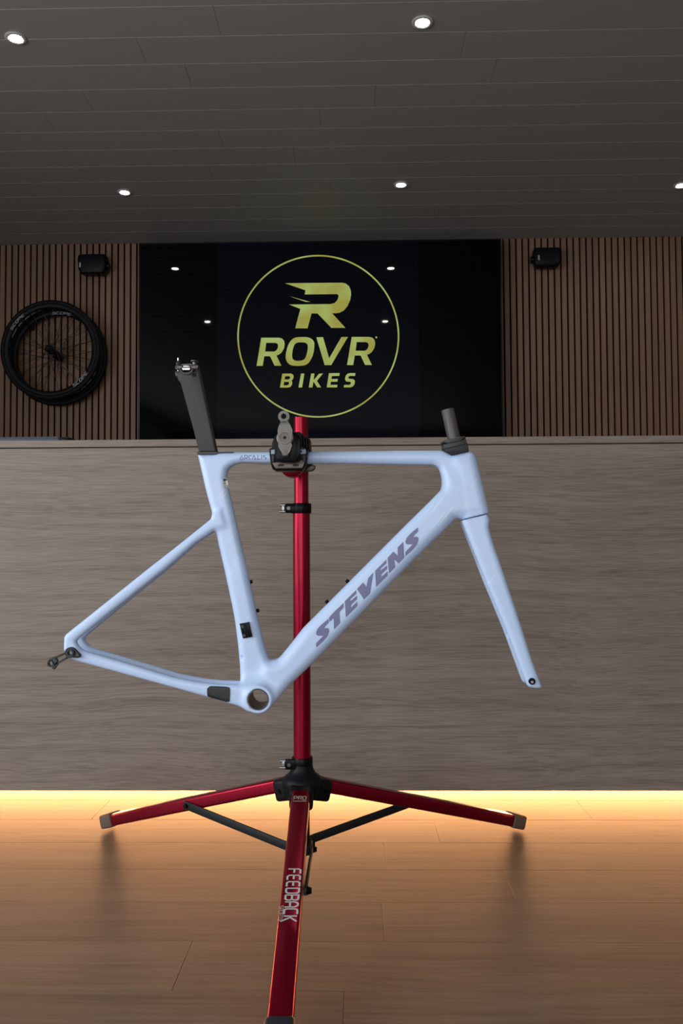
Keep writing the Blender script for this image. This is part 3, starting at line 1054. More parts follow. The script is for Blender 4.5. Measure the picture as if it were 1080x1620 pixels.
# a hole in the seat tube for the cable
hc = P(384.5, 1038.5, Yf)
dh = np.sqrt((U - hc.x) ** 2 + ((V - hc.z) * .75) ** 2)
F = np.maximum(F, np.where(Wd < -.010, (.0028 - dh)[..., None] + 0 * Wd, -1.0))
me, BV = mesh_from_field('frame', F.astype(np.float64), (ux[0], Yf + wy[0], vz[0]), h) if False else (None, None)
# grid axes are (x, z, y): reorder to (x, y, z)
Fp = np.transpose(F, (0, 2, 1))
me, BV = mesh_from_field('main_frame', Fp, (ux[0], Yf + wy[0], vz[0]), h)
main = link_mesh('main_frame', me, M['pearl'], fr, True)

# fork: crown and two blades
crown_px = [(721, 792), (763, 782), (770.8, 813.9), (774.4, 822.6), (772.6, 834.4), (779, 857), (786, 880), (757, 892), (752.6, 881.9), (737.8, 845), (729.2, 823)]
blade_px = [(721, 792), (763, 782), (770.8, 813.9), (774.4, 822.6), (772.6, 834.4), (779.3, 858), (791, 890.7), (817.8, 970.7), (841.5, 1044.8), (857, 1086.5), (856, 1088.6), (847, 1089), (836.5, 1087), (833, 1084), (829.6, 1076), (800.6, 998), (768.5, 922), (752.6, 881.9), (737.8, 845), (729.2, 823)]
bl_end, bl_top = .024, .016


def zf_px(x, y):
    t = min(max((y - 830) / (1085 - 830), 0), 1); return bl_top + (bl_end - bl_top) * t


lo = P(720, 1095, Yf - .05); hi = P(862, 805, Yf - .05)
fu = np.arange(lo.x - .02, hi.x + .02, h); fv = np.arange(lo.z - .02, hi.z + .02, h); fw = np.arange(-.065, .0655, h)
U2, V2 = np.meshgrid(fu, fv, indexing='ij'); W2 = fw[None, None, :]
dcr = poly_sd(U2, V2, [[toUV(p, Yf) for p in crown_px]])
F2 = slab(dcr, W2, .017, .012)
dbl = poly_sd(U2, V2, [[toUV(p, Yf - zf_px(*p)) for p in blade_px]])
tv = np.clip((P(750, 830, Yf).z - V2) / (P(750, 830, Yf).z - P(750, 1085, Yf).z), 0, 1)
ZF = bl_top + (bl_end - bl_top) * tv
for s in (-1, 1):
    F2 = smin(F2, slab(dbl, W2 - s * ZF[..., None], .0110, .010), .006)
cut2 = (U2 - sa.x) * sn.x + (V2 - sa.z) * sn.z + .0016
F2 = np.maximum(F2, cut2[..., None] + 0 * W2)
me, BVF = mesh_from_field('fork', np.transpose(F2, (0, 2, 1)), (fu[0], Yf + fw[0], fv[0]), h)
fork = link_mesh('fork', me, M['pearl'], fr, True)

# lower headset bearing seen as a dark joint
bm = bmesh.new(); a = P(746, 806, Yf); b = P(752, 832, Yf)
add_cyl(bm, a, b, .0235, None, 28)
obj('lower_bearing', bm, M['spacer'], fr)
# fork and rear axle inserts
c = P(841.3, 1078, Yf - .037)
bm = bmesh.new(); add_ring(bm, (c.x, Yf - .0385, c.z), (0, 1, 0), .0038, .0068, 0, .012, 20); add_cyl(bm, (c.x, Yf - .0365, c.z), (c.x, Yf - .026, c.z), .0045, None, 16)
obj('axle_insert', bm, M['blackgloss'], fork)
bm = bmesh.new(); add_cyl(bm, (c.x, Yf - .0372, c.z - .0012), (c.x, Yf - .0366, c.z - .0012), .0028, None, 12)
obj('axle_thread', bm, M['chrome'], fork)
for (x, y, l_) in ((831, 1066, 9), (803.5, 1006, 5), (824.5, 1056, 5)):
    p = P(x, y, Yf - .022)
    bm = bmesh.new()
    d = Vector((.37, 0, -.93))
    q0 = p - d * l_ * .5 / 760; q1 = p + d * l_ * .5 / 760
    add_cyl(bm, q0 - d * .002, q1 + d * .002, .0045, .0045, 10)
    obj('brake_mount', bm, M['pearl'], fork, smooth=False)

# steerer, spacers, seat post
bm = bmesh.new()
a = P(712.5, 716, Yf); b = P(707.6, 648, Yf); ax = (P(717.2, 691, Yf) - P(707.6, 648, Yf)).normalized()
top = P(707.6, 648.0, Yf); bot = top - ax * -.10
add_cyl(bm, top, top + ax * .105, .0134, None, 32)
obj('steerer_tube', bm, M['carbon'], fr, angle=40, label='raw dark carbon steerer tube')
su = Vector((ax.z, 0, -ax.x)) * (-1)       # across the steerer, to the right
bm = bmesh.new()
px_prism(bm, smooth_poly([(698.4, 697.2), (735.6, 688.4), (737.2, 694), (699.6, 702.8)], 1), Yf - .022, Yf + .022, .002)
obj('spacer_ring', bm, M['spacer'], fr, angle=40)
bm = bmesh.new()
px_prism(bm, [(700.6, 702.6), (737.0, 694.1), (739.0, 702.2), (701.8, 711.0)], Yf - .020, Yf + .020, .002)
obj('spacer_ring', bm, M['spacer'], fr, angle=40)
bm = bmesh.new()
px_prism(bm, [(700.2, 711.2), (739.8, 701.6), (741.8, 713.4), (714.5, 719.9), (706, 715.2)], Yf - .0245, Yf + .0245, .002)
obj('headset_cover', bm, M['guard'], fr, angle=40)

bm = bmesh.new()
px_prism(bm, [(275.9, 586.6), (276.4, 593.6), (279, 596), (283.5, 598.2), (287.4, 601.6), (289.8, 607), (314.2, 716), (342.8, 716), (314.8, 586.4), (310, 585.6), (305.2, 588.5), (300, 592.5), (294, 593.8), (288, 592.5), (283, 588), (281, 586.2)], Yf - .0125, Yf + .0125, .006, seg=3)
post = obj('seat_post', bm, M['satin'], fr, angle=50, label='flat dark carbon seat post')
bm = bmesh.new()
px_prism(bm, [(311.3, 714.8), (368, 714.6), (368, 716.0), (344.6, 716.1), (340.4, 718.9), (312, 718.9)], Yf - .0175, Yf + .0175, .0006)
obj('post_seal', bm, M['spacer'], fr, label='thin dark rubber seal')
# saddle clamp on the post
cc = P(294.2, 583.2, Yf)
s_ = Yf / FPX
bm = bmesh.new()
n = 20
arc = [(294.2 + 11.0 * math.cos(math.pi * i / n), 584.0 + 8.6 * math.sin(math.pi * i / n)) for i in range(n + 1)]
arc_in = [(294.2 + 8.0 * math.cos(math.pi * i / n), 584.0 + 5.6 * math.sin(math.pi * i / n)) for i in range(n, -1, -1)]
px_prism(bm, arc + arc_in, Yf - .0165, Yf + .0165, 0, Yref=Yf - .0165)
obj('clamp_cradle', bm, M['spacer'], post, angle=40)
bm = bmesh.new()
px_prism(bm, [(287.5, 582.6), (290, 580.2), (299, 580.2), (301, 581.6), (299.6, 585.6), (289.4, 585.8)], Yf - .020, Yf + .020, .001)
px_prism(bm, [(288.8, 579.6), (291.5, 577.6), (297.5, 577.6), (301, 579.8), (300, 580.4), (290, 580.4)], Yf - .018, Yf + .018, .0006)
obj('rail_clamp', bm, M['chrome'], post, angle=40)
bm = bmesh.new()
px_prism(bm, [(285.5, 577.2), (287, 575.9), (302, 575.2), (306, 577.6), (300, 577.4), (290, 578.2)], Yf - .012, Yf + .012, .0005)
obj('clamp_plate', bm, M['silver'], post)
bm = bmesh.new()
a = P(281.9, 566.4, Yf); b = P(281.9, 588, Yf)
add_cyl(bm, a, b, .0021, None, 12)
obj('clamp_bolt', bm, M['chrome'], post, angle=40)
bm = bmesh.new()
add_lathe(bm, P(281.9, 571.0, Yf), (0, 0, -1), [(0, 0), (.0022, 0), (.0048, .004), (.0052, .0095), (.0035, .0115), (0, .0115)], 16)
obj('clamp_nut', bm, M['spacer'], post, angle=40)
bm = bmesh.new()
add_lathe(bm, P(307.6, 571.2, Yf), (0, 0, -1), [(0, 0), (.0088, 0), (.0088, .0014), (.0048, .0030), (.0045, .0085), (.002, .009), (.002, .020), (0, .020)], 20)
obj('clamp_bolt', bm, M['silver'], post, angle=40)
bm = bmesh.new()
for (x0, y0, x1, y1) in ((277.4, 579, 279.2, 584), (279.2, 582, 281.3, 584.2), (307.2, 579.6, 310, 583), (311, 577.5, 313, 582)):
    px_prism(bm, [(x0, y0), (x1, y0), (x1, y1), (x0, y1)], Yf - .0115, Yf + .0115, .0005)
px_prism(bm, [(279, 578.4), (287, 578.4), (288.5, 582.0), (280, 584.4)], Yf - .010, Yf + .010, .0005)
px_prism(bm, [(300, 578.2), (311, 578.0), (312, 584), (302.5, 583)], Yf - .010, Yf + .010, .0005)
obj('clamp_yoke', bm, M['silver'], post)
bm = bmesh.new()
c = P(307, 593, Yf - .0128); add_ring(bm, (c.x, Yf - .0131, c.z), (0, 1, 0), .0035, .0048, 0, .003, 18); add_cyl(bm, (c.x, Yf - .0127, c.z), (c.x, Yf - .010, c.z), .0036, None, 14)
obj('post_bolt', bm, M['blackgloss'], post)

# bottom bracket sleeve
bm = bmesh.new()
add_ring(bm, (bb.x, Yf, bb.z), (0, 1, 0), .0194, .0211, -.0398, .0398, 40)
obj('bearing_shell', bm, M['silver'], fr, angle=40)
bm = bmesh.new(); 
arcp = [(411.5 + 23.4 * math.cos(a_), 1101.5 + 22.8 * math.sin(a_)) for a_ in [math.radians(35 + i * 7) for i in range(10)]]
arcq = [(411.5 + 21.4 * math.cos(a_), 1101.5 + 20.8 * math.sin(a_)) for a_ in [math.radians(35 + i * 7) for i in range(9, -1, -1)]]
px_prism(bm, arcp + arcq, Yf - .018, Yf + .018, 0, Yref=Yf - .018)
obj('cable_cover', bm, M['guard'], fr)

# gear hanger
hb = P(110.6, 1032.8, Yf - .044)
bm = bmesh.new()
yh0, yh1 = Yf - .0440, Yf - .0350
hp = lambda x, y: Vector((P(x, y, yh0).x, 0, P(x, y, yh0).z))
pxm = yh0 / FPX
add_ring(bm, (hb.x, yh0, hb.z), (0, 1, 0), 3.4 * pxm, 8.6 * pxm, 0, .009, 28)
add_ring(bm, (hb.x, yh0 - .002, hb.z), (0, 1, 0), 3.6 * pxm, 6.2 * pxm, 0, .004, 28)
px_prism(bm, [(116.5, 1026.2), (126.2, 1036), (126.4, 1039.4), (123.6, 1041), (114.5, 1040.5), (117.5, 1037), (118.4, 1033), (117.6, 1029)], yh0, yh1, .0006)
px_prism(bm, [(103, 1030.5), (105, 1035.2), (80.5, 1047.0), (77, 1042.6), (81, 1040.6)], yh0, yh1, 0) if False else None
px_prism(bm, [(102.4, 1032.4), (103.0, 1035.6), (86.5, 1041.8), (79.5, 1046), (75.4, 1046.8), (77.8, 1042.6), (85, 1039.3)], yh0, yh1, .0005)
px_prism(bm, [(103.6, 1040.6), (105.6, 1042.4), (91, 1050.2), (85.5, 1059), (83, 1058.6), (81.8, 1055), (85, 1053), (88, 1048.4)], yh0, yh1, .0005)
px_prism(bm, [(87.2, 1040.9), (88.0, 1041.2), (92.3, 1048.6), (86.0, 1053.5), (84.0, 1050), (82.5, 1046), (84, 1043.2)], yh0, yh1, .0003)
c = P(79.8, 1050, yh0)
add_ring(bm, (c.x, yh0, c.z), (0, 1, 0), 3.4 * pxm, 5.6 * pxm, 0, .009, 24)
obj('gear_hanger', bm, M['guard'], fr, angle=40, label='black metal gear hanger')
bm = bmesh.new(); p = P(122.6, 1036.6, yh0); add_cyl(bm, (p.x, yh0 - .0008, p.z), (p.x, yh0 + .003, p.z), .0018, None, 10)
obj('hanger_bolt', bm, M['silver'], fr)

# front gear mount on the seat tube, guard, bottle bolts
yb0 = Yf - .0225


def surf_y(px, py, bvh=None):
    p = P(px, py, Yf)
    hit = (bvh or BV).ray_cast(Vector((p.x, .9, p.z)), Vector((0, 1, 0)))
    return hit[0].y if hit[0] is not None else Yf


ys = surf_y(388, 997)
bm = bmesh.new()
px_prism(bm, [(378.6, 986.8), (387.2, 985.4), (391.4, 1009.0), (384.0, 1010.2)], ys - .004, ys + .004, .0008)
px_prism(bm, [(387.6, 985.4), (393.6, 984.0), (398.8, 1007.6), (392.0, 1009.0)], ys - .007, ys + .004, .0012)
fm_ = obj('gear_mount', bm, M['blackgloss'], fr, angle=40, label='black front gear mount plate')
for (x, y) in ((383.2, 991.2), (386.2, 1005.2)):
    bm = bmesh.new(); p = P(x, y, ys - .004)
    add_cyl(bm, (p.x, ys - .0065, p.z), (p.x, ys - .003, p.z), .0034, .0038, 14)
    obj('mount_bolt', bm, M['spacer'], fm_, angle=40)
for (x, y, dx, dy) in ((396.3, 920.5, 1, -.22), (407, 966, 1, -.22), (549.6, 919.8, -.7, -.72), (517.2, 952.4, -.7, -.72)):
    p = P(x, y, Yf); d = Vector((dx, 0, -dy)).normalized()
    bm = bmesh.new(); add_cyl(bm, p - d * .004, p + d * .004, .0042, .0036, 12)
    obj('bottle_bolt', bm, M['blackgloss'], fr, angle=40)
decal('chainstay_guard', [[smooth_poly([(327.6, 1085.4), (345, 1085.8), (361.5, 1086.8), (364, 1089), (363.6, 1101), (363, 1112.4), (345, 1107.5), (329, 1103.4), (327.4, 1100)], 1)]], BV, Yf - .034, M['guard'], fr, .0012, label='black rubber guard patch')

# lettering along the down tube
k5 = 5.4
S1 = [(213, 857), (150, 910), (118, 945), (107, 972), (109, 992), (122, 1003), (168, 1003), (150, 1022), (107, 1066), (107, 1104), (165, 1052), (205, 1005), (219, 965), (217, 945), (203, 936), (175, 940), (190, 915), (215, 891)]
E1 = [(449, 612), (352, 708), (361, 846), (459, 748), (459, 711), (405, 762), (407, 738), (457, 690), (455, 661), (398, 708), (400, 690), (449, 645)]
Tt = [(341, 722), (260, 800), (218, 846), (222, 884), (256, 852), (260, 948), (312, 895), (306, 800), (341, 760)]
Vv = [(456, 603), (508, 548), (536, 585), (552, 510), (596, 462), (567, 642), (515, 692)]
Nn = [(717, 338), (767, 284), (804, 320), (803, 248), (851, 201), (860, 335), (811, 386), (776, 352), (782, 418), (729, 470)]
for g in (S1, Tt, E1, Vv, sh(E1, 258, -260), Nn, sh(S1, 763, -780)):
    decal('letter', [[z2p(g, k5, 480, 820)]], BV, Yf - .026, M['letter'], main)
# small name on the top tube (strokes at 18x zoom, origin 370,705)
AR = [[[(160, 405), (210, 285), (265, 395)], [(195, 400), (240, 390)]], [[(298, 400), (298, 278), (360, 276), (388, 305), (365, 345), (330, 348), (378, 395)]],
      [[(505, 290), (460, 275), (425, 300), (420, 350), (440, 385), (468, 395)]], [[(512, 395), (565, 275), (622, 390)], [(560, 388), (622, 388)]],
      [[(672, 272), (672, 388), (738, 388)]], [[(785, 268), (785, 392)]], [[(880, 278), (840, 285), (840, 325), (880, 338), (912, 350), (905, 375), (872, 392)]]]
for g in AR:
    lo_ = []
    for line in g:
        for q in stroke_quads(line, 17):
            lo_.append([[(370 + p.x / 18, 705 + p.y / 18) for p in q]])
    decal('small_letter', lo_, BV, Yf - .017, M['letter'], main)
# approval sticker on the seat tube (27x zoom, origin 340,740)
zst = lambda l: [(340 + x / 27, 740 + y / 27) for x, y in l]
stk = decal('sticker', [[zst([(330, 465), (505, 425), (585, 850), (410, 890)])]], BV, Yf - .016, M['white'], main, .0005)
decal('sticker_print', [[zst([(352, 475), (500, 440), (515, 540), (362, 578)])]], BV, Yf - .016, M['guard'], stk, .0009)
decal('sticker_print', [[zst([(378, 630), (485, 600), (490, 640), (385, 672)])]], BV, Yf - .016, M['redprint'], stk, .0009)
decal('sticker_print', [[zst([(425, 600), (480, 590), (482, 602), (430, 618)])]], BV, Yf - .016, M['blueprint'], stk, .0009)
decal('sticker_print', [[zst([(385, 675), (495, 655), (500, 690), (390, 712)])]], BV, Yf - .016, M['yellow'], stk, .0009)
decal('sticker_print', [[zst([(410, 765), (555, 735), (572, 832), (432, 862)])]], BV, Yf - .016, M['greyprint'], stk, .0009)
# head badge edge
for (x0, y0, x1, y1) in ((754.4, 736, 757.0, 747), (757.6, 748.5, 760.3, 760), (760.8, 762, 763.8, 774.5), (764.2, 776.5, 767.4, 790)):
    bm = bmesh.new()
    a = P(x0, y0, Yf); b = P(x1, y1, Yf)
    d = (b - a).normalized(); nx_ = Vector((-d.z, 0, d.x)); nx_ = nx_ if nx_.x > 0 else -nx_
    pts = [a - nx_ * .002, b - nx_ * .002, b + nx_ * .0008, a + nx_ * .0008]
    add_prism(bm, [Vector((p.x, Yf - .008, p.z)) for p in pts], [Vector((p.x, Yf + .008, p.z)) for p in pts])
    obj('head_badge', bm, M['letter'], fr)

# ================================================================== repair stand
pc = P(478, 1235, Y_POLE)
cx = pc.x
st = empty('repair_stand', (cx, Y_POLE, 0), 'red bicycle repair stand with three legs and a black clamp', 'repair stand')
ptop = P(475, 660.5, Y_POLE); pjoin = P(476.5, 806, Y_POLE); pbase = P(478, 1205, Y_POLE)
top = Vector((ptop.x, Y_POLE, ptop.z)); joint = Vector((pjoin.x, Y_POLE, pjoin.z)); base = Vector((cx, Y_POLE, pbase.z))
up = (top - base).normalized()
bm = bmesh.new(); rr = .0168
add_lathe(bm, joint, tuple(up), [(0, -.02), (rr, -.02), (rr, (top - joint).length - .001), (rr - .001, (top - joint).length), (rr - .0025, (top - joint).length), (rr - .0025, (top - joint).length - .02), (0, (top - joint).length - .02)], 40)
obj('upper_pole', bm, M['red'], st, angle=40)
bm = bmesh.new()
add_cyl(bm, base - up * .03, joint + up * .006, .0198, None, 40)
obj('lower_pole', bm, M['red'], st, angle=40)


def quick_collar(cpt, r, hh, name='collar'):
    bm = bmesh.new()
    add_lathe(bm, cpt, tuple(up), [(r - .003, -hh), (r + .0025, -hh), (r + .0035, -hh + .002), (r + .0035, hh - .002), (r + .0025, hh), (r - .003, hh)], 36, True)
    # clamping ears at the left, towards the viewer
    e0 = cpt + Vector((-r * .55, -r * .8, 0)); e1 = cpt + Vector((-r - .020, -r * .8 + .004, 0))
    add_box(bm, (cpt.x - r - .018, Y_POLE - r * 1.02, cpt.z - hh * .95), (cpt.x - r * .3, Y_POLE - r * .55, cpt.z + hh * .95), .004)
    o = obj(name, bm, M['blackgloss'], st, angle=40)
    bm = bmesh.new()
    add_cyl(bm, (cpt.x - r - .008, Y_POLE - r * 1.02 - .002, cpt.z), (cpt.x - r - .008, Y_POLE - r * .9, cpt.z), .0042, None, 14)
    obj('collar_bolt', bm, M['silver'], o, angle=40)
    bm = bmesh.new()
    for dz in (.0075, -.0075):
        add_cyl(bm, (cpt.x - r - .016, Y_POLE - r * .8, cpt.z + dz), (cpt.x - r - .029, Y_POLE - r * .8, cpt.z + dz), .0035, .003, 12)
    add_box(bm, (cpt.x - r - .0235, Y_POLE - r * .95, cpt.z - .008), (cpt.x - r - .0175, Y_POLE - r * .65, cpt.z + .008), .001)
    obj('release_lever', bm, M['steel'], o, angle=40)
    return o


quick_collar(Vector((pjoin.x, Y_POLE, P(477, 804.5, Y_POLE).z)), .0198, .0115)
quick_collar(Vector((cx, Y_POLE, P(478, 1206, Y_POLE).z)), .0205, .0125)

# hub
RLS = {'left': .648, 'right': .652, 'front': .668}
zh = P(478, 1243, Y_POLE).z
ang = {'left': math.radians(90 + 58.5), 'right': math.radians(90 - 59), 'front': math.radians(-90 + 0.7)}
bm = bmesh.new()
z0 = P(478, 1262, Y_POLE).z - zh; z1 = P(478, 1213, Y_POLE).z - zh
add_lathe(bm, (cx, Y_POLE, zh), (0, 0, 1), [(0, z0), (.034, z0), (.040, z0 + .004), (.046, .004), (.045, .014), (.040, .022), (.031, .0285), (.0255, z1 - .004), (.024, z1 + .006), (0, z1 + .006)], 36)
hub = obj('hub', bm, M['black'], st, angle=45)
for nm, a in ang.items():
    d = Vector((math.cos(a), math.sin(a), 0)); s = Vector((-d.y, d.x, 0))
    mt = Matrix(((d.x, s.x, 0, cx), (d.y, s.y, 0, Y_POLE), (0, 0, 1, zh), (0, 0, 0, 1)))
    bm = bmesh.new()
    tilt = Matrix.Translation((.0, 0, 0)) @ Matrix.Rotation(math.radians(14), 4, 'Y')
    add_box(bm, (.012, -.0265, -.026), (.066, .0265, .0235), .009, mt @ tilt, 3)
    o = obj('leg_socket', bm, M['black'], hub, angle=45)
    for sd in (-1, 1):
        bm = bmesh.new()
        pa = mt @ Vector((.047, sd * .0255, -.014)); pb = mt @ Vector((.047, sd * .0295, -.014))
        add_cyl(bm, pa, pb, .0055, .0045, 14)
        obj('socket_bolt', bm, M['blackgloss'], hub, angle=40)

# legs
LW, LH = .0395, .0305
for nm, a in ang.items():
    d = Vector((math.cos(a), math.sin(a), 0)); s = Vector((-d.y, d.x, 0))
    A = Vector((cx, Y_POLE, zh - .004)) + d * .052
    Bp = Vector((cx, Y_POLE, .0174)) + d * RLS[nm]
    L = (Bp - A).length
    xa_ = (Bp - A).normalized(); za_ = xa_.cross(s).normalized()
    if za_.z < 0: za_ = -za_
    mt = Matrix(((xa_.x, s.x, za_.x, A.x), (xa_.y, s.y, za_.y, A.y), (xa_.z, s.z, za_.z, A.z), (0, 0, 0, 1)))
    bm = bmesh.new()
    add_box(bm, (0, -LW / 2, -LH / 2), (L - .022, LW / 2, LH / 2), .006, mt, 3)
    leg = obj('leg', bm, M['red'], st, angle=40)
    bm = bmesh.new()
    if nm == 'front':
        add_box(bm, (L - .052, -LW / 2 - .0045, -LH / 2 - .0025), (L + .004, LW / 2 + .0045, LH / 2 + .004), .008, mt, 3)
        add_cyl(bm, mt @ Vector((L - .028, 0, LH / 2 + .002)), mt @ Vector((L - .028, 0, LH / 2 + .006)), .008, .007, 16)
        fo = obj('foot', bm, M['rubber_dark'], leg, angle=40, label='black rubber foot')
    else:
        add_box(bm, (L - .044, -LW / 2 - .003, -LH / 2 - .0025), (L, LW / 2 + .003, LH / 2 + .003), .006, mt, 3)
        fo = obj('foot', bm, M['rubber'], leg, angle=40, label='brown-grey rubber foot')

    def leg_u(px, py):
        o_ = mt.inverted() @ CAMP; d_ = mt.inverted().to_3x3() @ ray(px, py)
        t_ = (LH / 2 - o_.z) / d_.z
        return (o_ + d_ * t_).x

    def on_top(quads, name, material, flipdir=False):
        bm = bmesh.new()
        for q in quads:
            bm.faces.new([bm.verts.new(mt @ Vector((u, v, LH / 2 + .0004))) for u, v in q])
        return obj(name, bm, material, leg)
    if nm == 'front':
        # reads downwards, tops of the letters to the right
        q, w = text_quads('FEEDBACK', .0235, .92, 1.5, 0)
        u0 = leg_u(463, 1375)
        u1 = leg_u(457, 1458)
        kx = (u1 - u0) / w
        on_top([[(u0 + x * kx, y - .0098) for x, y in qq] for qq in q], 'lettering', M['white'])
        q, w2 = text_quads('SPORTS', .0075, 1.0, 1.5, 0)
        us = u0 + (u1 - u0) * .72; kk = (u1 - us) * .95 / w2
        on_top([[(us + x * kk, y - .0192) for x, y in qq] for qq in q], 'small_lettering', M['print'])
        q, w3 = text_quads('PRO', .012, .9, 1.4, 0)
        up_ = leg_u(474, 1260)
        kq = .026 / w3
        on_top([[(up_ + .012 - y, x * kq - .013) for x, y in qq] for qq in q], 'model_lettering', M['print'])
        on_top([[(up_ + .016, -.014 + i * .0042), (up_ + .016, -.014 + i * .0042 + .003), (up_ + .019, -.014 + i * .0042 + .003), (up_ + .019, -.014 + i * .0042)] for i in range(7)], 'small_print', M['print'])
    elif nm == 'left':
        q, w = text_quads('FEEDBACK', .013, 1.05, 1.5, 0)
        kx = .085 / w
        on_top([[(L * .62 - x * kx + 0.0, -y + .001) for x, y in qq] for qq in q], 'lettering', M['print'])
        q, w = text_quads('PRO', .012, .9, 1.4, 0)
        on_top([[(.055 - x * .028 / w, -y + .004) for x, y in qq] for qq in q], 'model_lettering', M['print'])
    else:
        q, w = text_quads('SPORTS', .009, 1.05, 1.5, 0)
        on_top([[(L * .62 + x * .06 / w, y - .006) for x, y in qq] for qq in q], 'lettering', M['print'])
        q, w = text_quads('PRO', .012, .9, 1.4, 0)
        on_top([[(.02 + x * .028 / w, y - .006) for x, y in qq] for qq in q], 'model_lettering', M['print'])
    # strut from the leg to the slider on the centre tube
    zs = P(490, 1338, Y_POLE).z
    ua = L * .47
    At = mt @ Vector((ua, LW / 2 + .004, -.001))
    Bt = Vector((cx, Y_POLE, zs)) + d * .022 + s * (LW / 2 + .004) * .95
    bx = (Bt - At).normalized(); bz = bx.cross(s).normalized()
    mb = Matrix(((bx.x, s.x, bz.x, At.x), (bx.y, s.y, bz.y, At.y), (bx.z, s.z, bz.z, At.z), (0, 0, 0, 1)))
    bm = bmesh.new()
    Ls = (Bt - At).length
    hw = .0095 if nm != 'front' else .0065
    add_box(bm, (-.009, -.0028, -hw), (Ls + .008, .0028, hw), .0012, mb, 2)
    so = obj('strut', bm, M['steel_dark'], st, angle=40)
    bm = bmesh.new()
    add_cyl(bm, mb @ Vector((0, .0025, 0)), mb @ Vector((0, .0075 if nm != 'front' else .012, 0)), .0058 if nm != 'front' else .0085, .005, 16)
    obj('strut_bolt', bm, M['blackgloss'], so, angle=40)
    bm = bmesh.new()
    add_cyl(bm, mb @ Vector((Ls, .0025, 0)), mb @ Vector((Ls, .0075 if nm != 'front' else .011, 0)), .0058 if nm != 'front' else .0075, .005, 16)
    obj('strut_bolt', bm, M['blackgloss'], so, angle=40)

# centre tube below the hub and its slider
bm = bmesh.new(); add_cyl(bm, (cx, Y_POLE, zh - .02), (cx, Y_POLE, zs - .018), .0165, None, 28)
obj('centre_tube', bm, M['blackgloss'], st, angle=40)
bm = bmesh.new()
add_lathe(bm, (cx, Y_POLE, zs), (0, 0, 1), [(.016, -.014), (.022, -.014), (.0235, -.010), (.0235, .010), (.022, .014), (.016, .014)], 30, True)
obj('slider', bm, M['black'], st, angle=40)
for nm, a in ang.items():
    bm = bmesh.new()
    d = Vector((math.cos(a), math.sin(a), 0)); s = Vector((-d.y, d.x, 0))
    mt2 = Matrix(((d.x, s.x, 0, cx), (d.y, s.y, 0, Y_POLE), (0, 0, 1, zs), (0, 0, 0, 1)))
    add_box(bm, (.012, .002, -.010), (.034, .0185, .010), .002, mt2, 2)
    obj('slider_lug', bm, M['black'], st, angle=40)

# ---------------- clamp head
J0, J1 = Yf - .0178, Yf + .0178      # faces of the top tube
red_c = P(461.0, 736.5, Yf + .07)
bm = bmesh.new()
add_lathe(bm, (red_c.x, Yf + .062, red_c.z), (0, 1, 0), [(0, 0), (.022, 0), (.0255, .003), (.0255, .045), (.022, .062), (.012, .088), (0, .088)], 36)
obj('clamp_housing', bm, M['red'], st, angle=45, label='red rounded clamp housing')
bm = bmesh.new()
hc_ = (top - base).normalized()
zcl = red_c.z
add_lathe(bm, Vector((ptop.x, Y_POLE, zcl)), tuple(up), [(.0169, -.014), (.0178, -.014), (.0186, -.012), (.0186, .030), (.0178, .033), (.0169, .033)], 36, True)
obj('pole_sleeve', bm, M['red'], st, angle=40)
# jaws
bm = bmesh.new()
px_prism(bm, [(430, 700), (434.5, 689), (441, 683), (474, 683), (477, 687), (479.5, 687.5), (481, 692), (484, 693), (488, 694), (490.5, 703), (492.2, 715), (493, 736), (484, 744), (434, 744), (429, 738)], J1 + .001, Yf + .062, .003, Yref=J1)
rj = obj('rear_jaw', bm, M['black'], st, angle=35)
bm = bmesh.new()
px_prism(bm, smooth_poly([(482, 735.6), (498.5, 734.6), (497.4, 741.5), (491, 745.5), (482, 743.5)], 1), J1 + .002, J1 + .03, .002)
obj('jaw_foot', bm, M['plate'], rj, angle=35)
for i in range(4):
    bm = bmesh.new()
    x = 474.5 + i * 4.2; y = 686 + i * 2.4
    px_prism(bm, [(x, y), (x + 2.6, y + .8), (x + 3.6, y + 20), (x + 1.0, y + 20)], J0 - .006, J1 + .02, .001)
    obj('jaw_rib', bm, M['blackgloss'], rj, angle=35)
bm = bmesh.new()
px_prism(bm, [(425.5, 711), (427, 709), (436, 708.6), (436, 698), (441, 690), (468, 690), (474, 697), (474, 708.6), (485, 708.4), (487, 710.5), (486.2, 719), (484.5, 731), (481, 740), (477, 744.4), (436, 744.4), (430.5, 741.6), (428.4, 735), (426.2, 720)], J0 - .036, J0 - .0005, .003)
fj = obj('front_jaw', bm, M['blackgloss'], st, angle=35)
bm = bmesh.new()
px_prism(bm, smooth_poly([(435, 690), (438, 684), (469, 683), (474, 690), (474, 724), (470, 731), (439, 731), (435, 724)], 1), J0 - .064, J0 - .034, .004)
obj('jaw_block', bm, M['blackgloss'], fj, angle=35)
bm = bmesh.new()
yl_ = J0 - .0405
px_prism(bm, [(429.5, 731.5), (435.6, 731.8), (474, 731.2), (476, 727), (482.6, 730.8), (480.0, 735.5), (478.2, 740.6), (435.6, 741.2), (432.5, 736)], yl_, yl_ + .006, .0008)
lp = obj('jaw_plate', bm, M['plate'], fj, angle=35, label='brown-grey metal jaw plate')
for (x0, x1) in ((439.2, 449.6), (462.2, 473)):
    bm = bmesh.new()
    px_prism(bm, smooth_poly([(x0, 734.2), (x1, 733.8), (x1, 737.4), (x0, 737.8)], 2), yl_ - .0006, yl_ + .002, 0)
    obj('plate_slot', bm, M['blackgloss'], lp)
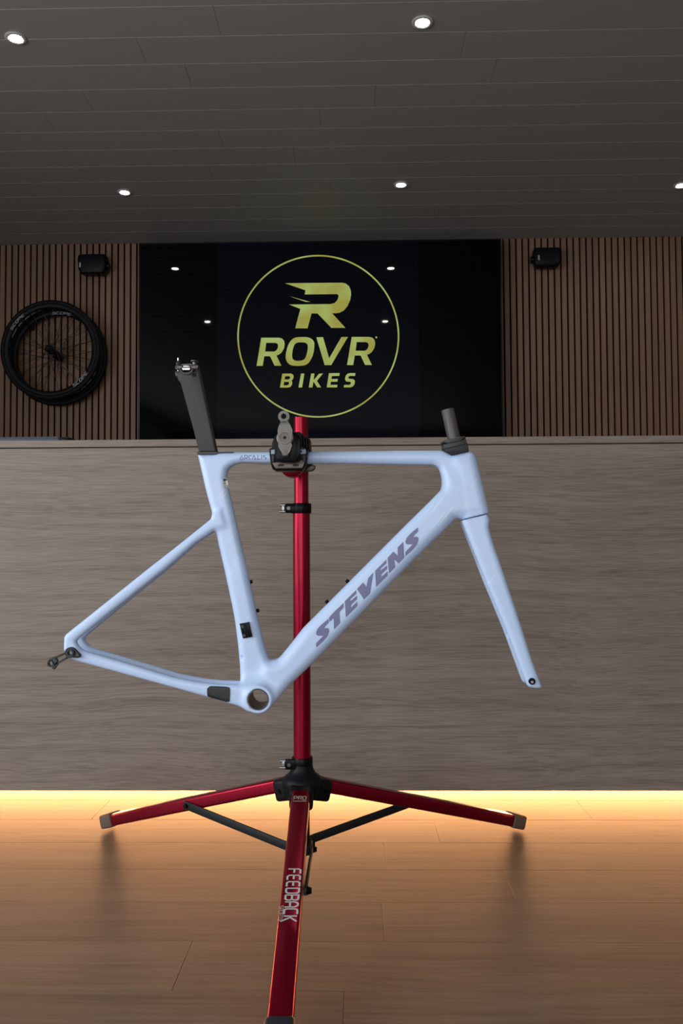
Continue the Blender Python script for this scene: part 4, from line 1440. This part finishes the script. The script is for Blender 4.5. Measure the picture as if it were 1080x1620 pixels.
for pl in ([(428.8, 711.6), (434.6, 711.2), (434.6, 718.4), (428.6, 718.6)], [(473.6, 711.2), (483.4, 710.4), (484, 715), (483, 718.2), (473.6, 718.6)]):
    bm = bmesh.new(); px_prism(bm, pl, yl_ + .0005, yl_ + .006, .0006)
    obj('jaw_insert', bm, M['insert'], fj, label='bright metal jaw insert')
for x0, x1 in ((429.5, 434), (478, 483.6)):
    bm = bmesh.new()
    px_prism(bm, [(x0, 719.5), (x1, 719.5), (x1 - .6, 731), (x0 + .8, 731)], yl_ + .001, yl_ + .006, .001)
    obj('jaw_pad', bm, M['guard'], fj)
bm = bmesh.new(); p = P(476, 714.3, yl_); add_cyl(bm, (p.x, yl_ - .0006, p.z), (p.x, yl_ + .003, p.z), .002, None, 10)
obj('insert_screw', bm, M['blackgloss'], fj)
# lever
yv0, yv1 = J0 - .084, J0 - .068
bm = bmesh.new()
px_prism(bm, [(442.8, 664.5), (456.8, 663.5), (458.8, 672), (460.2, 681), (464.4, 688), (464.8, 694), (462, 700.5), (459.4, 704), (458, 715), (456.2, 721), (454, 722.6), (447.4, 722.6), (445.2, 720), (442.2, 706), (438.2, 700), (436.4, 694), (437.2, 688), (441, 682), (443.2, 674)], yv0, yv1, .003, seg=3)
c1 = P(448.6, 658.6, yv0); add_ring(bm, (c1.x, yv0, c1.z), (0, 1, 0), .0055, .0112, 0, .016, 28)
lv = obj('clamp_lever', bm, M['silver'], fj, angle=35, label='cast silver clamp lever')
bm = bmesh.new()
c2 = P(450.4, 692.6, yv0)
add_ring(bm, (c2.x, yv0 - .003, c2.z), (0, 1, 0), .0032, .0102, 0, .006, 32)
obj('lever_boss', bm, M['plate'], fj, angle=35)
bm = bmesh.new()
add_ring(bm, (c2.x, yv0 - .0045, c2.z), (0, 1, 0), .0104, .0132, 0, .0062, 32)
obj('boss_ring', bm, M['silver'], fj, angle=35)
bm = bmesh.new()
add_ring(bm, (c1.x, yv0 - .0012, c1.z), (0, 1, 0), .0056, .0078, 0, .002, 28)
obj('eyelet_ring', bm, M['silver'], fj, angle=35)
bm = bmesh.new(); add_cyl(bm, (c2.x, yv0 - .001, c2.z), (c2.x, J0 - .05, c2.z), .0033, None, 14)
obj('clamp_screw', bm, M['blackgloss'], fj)
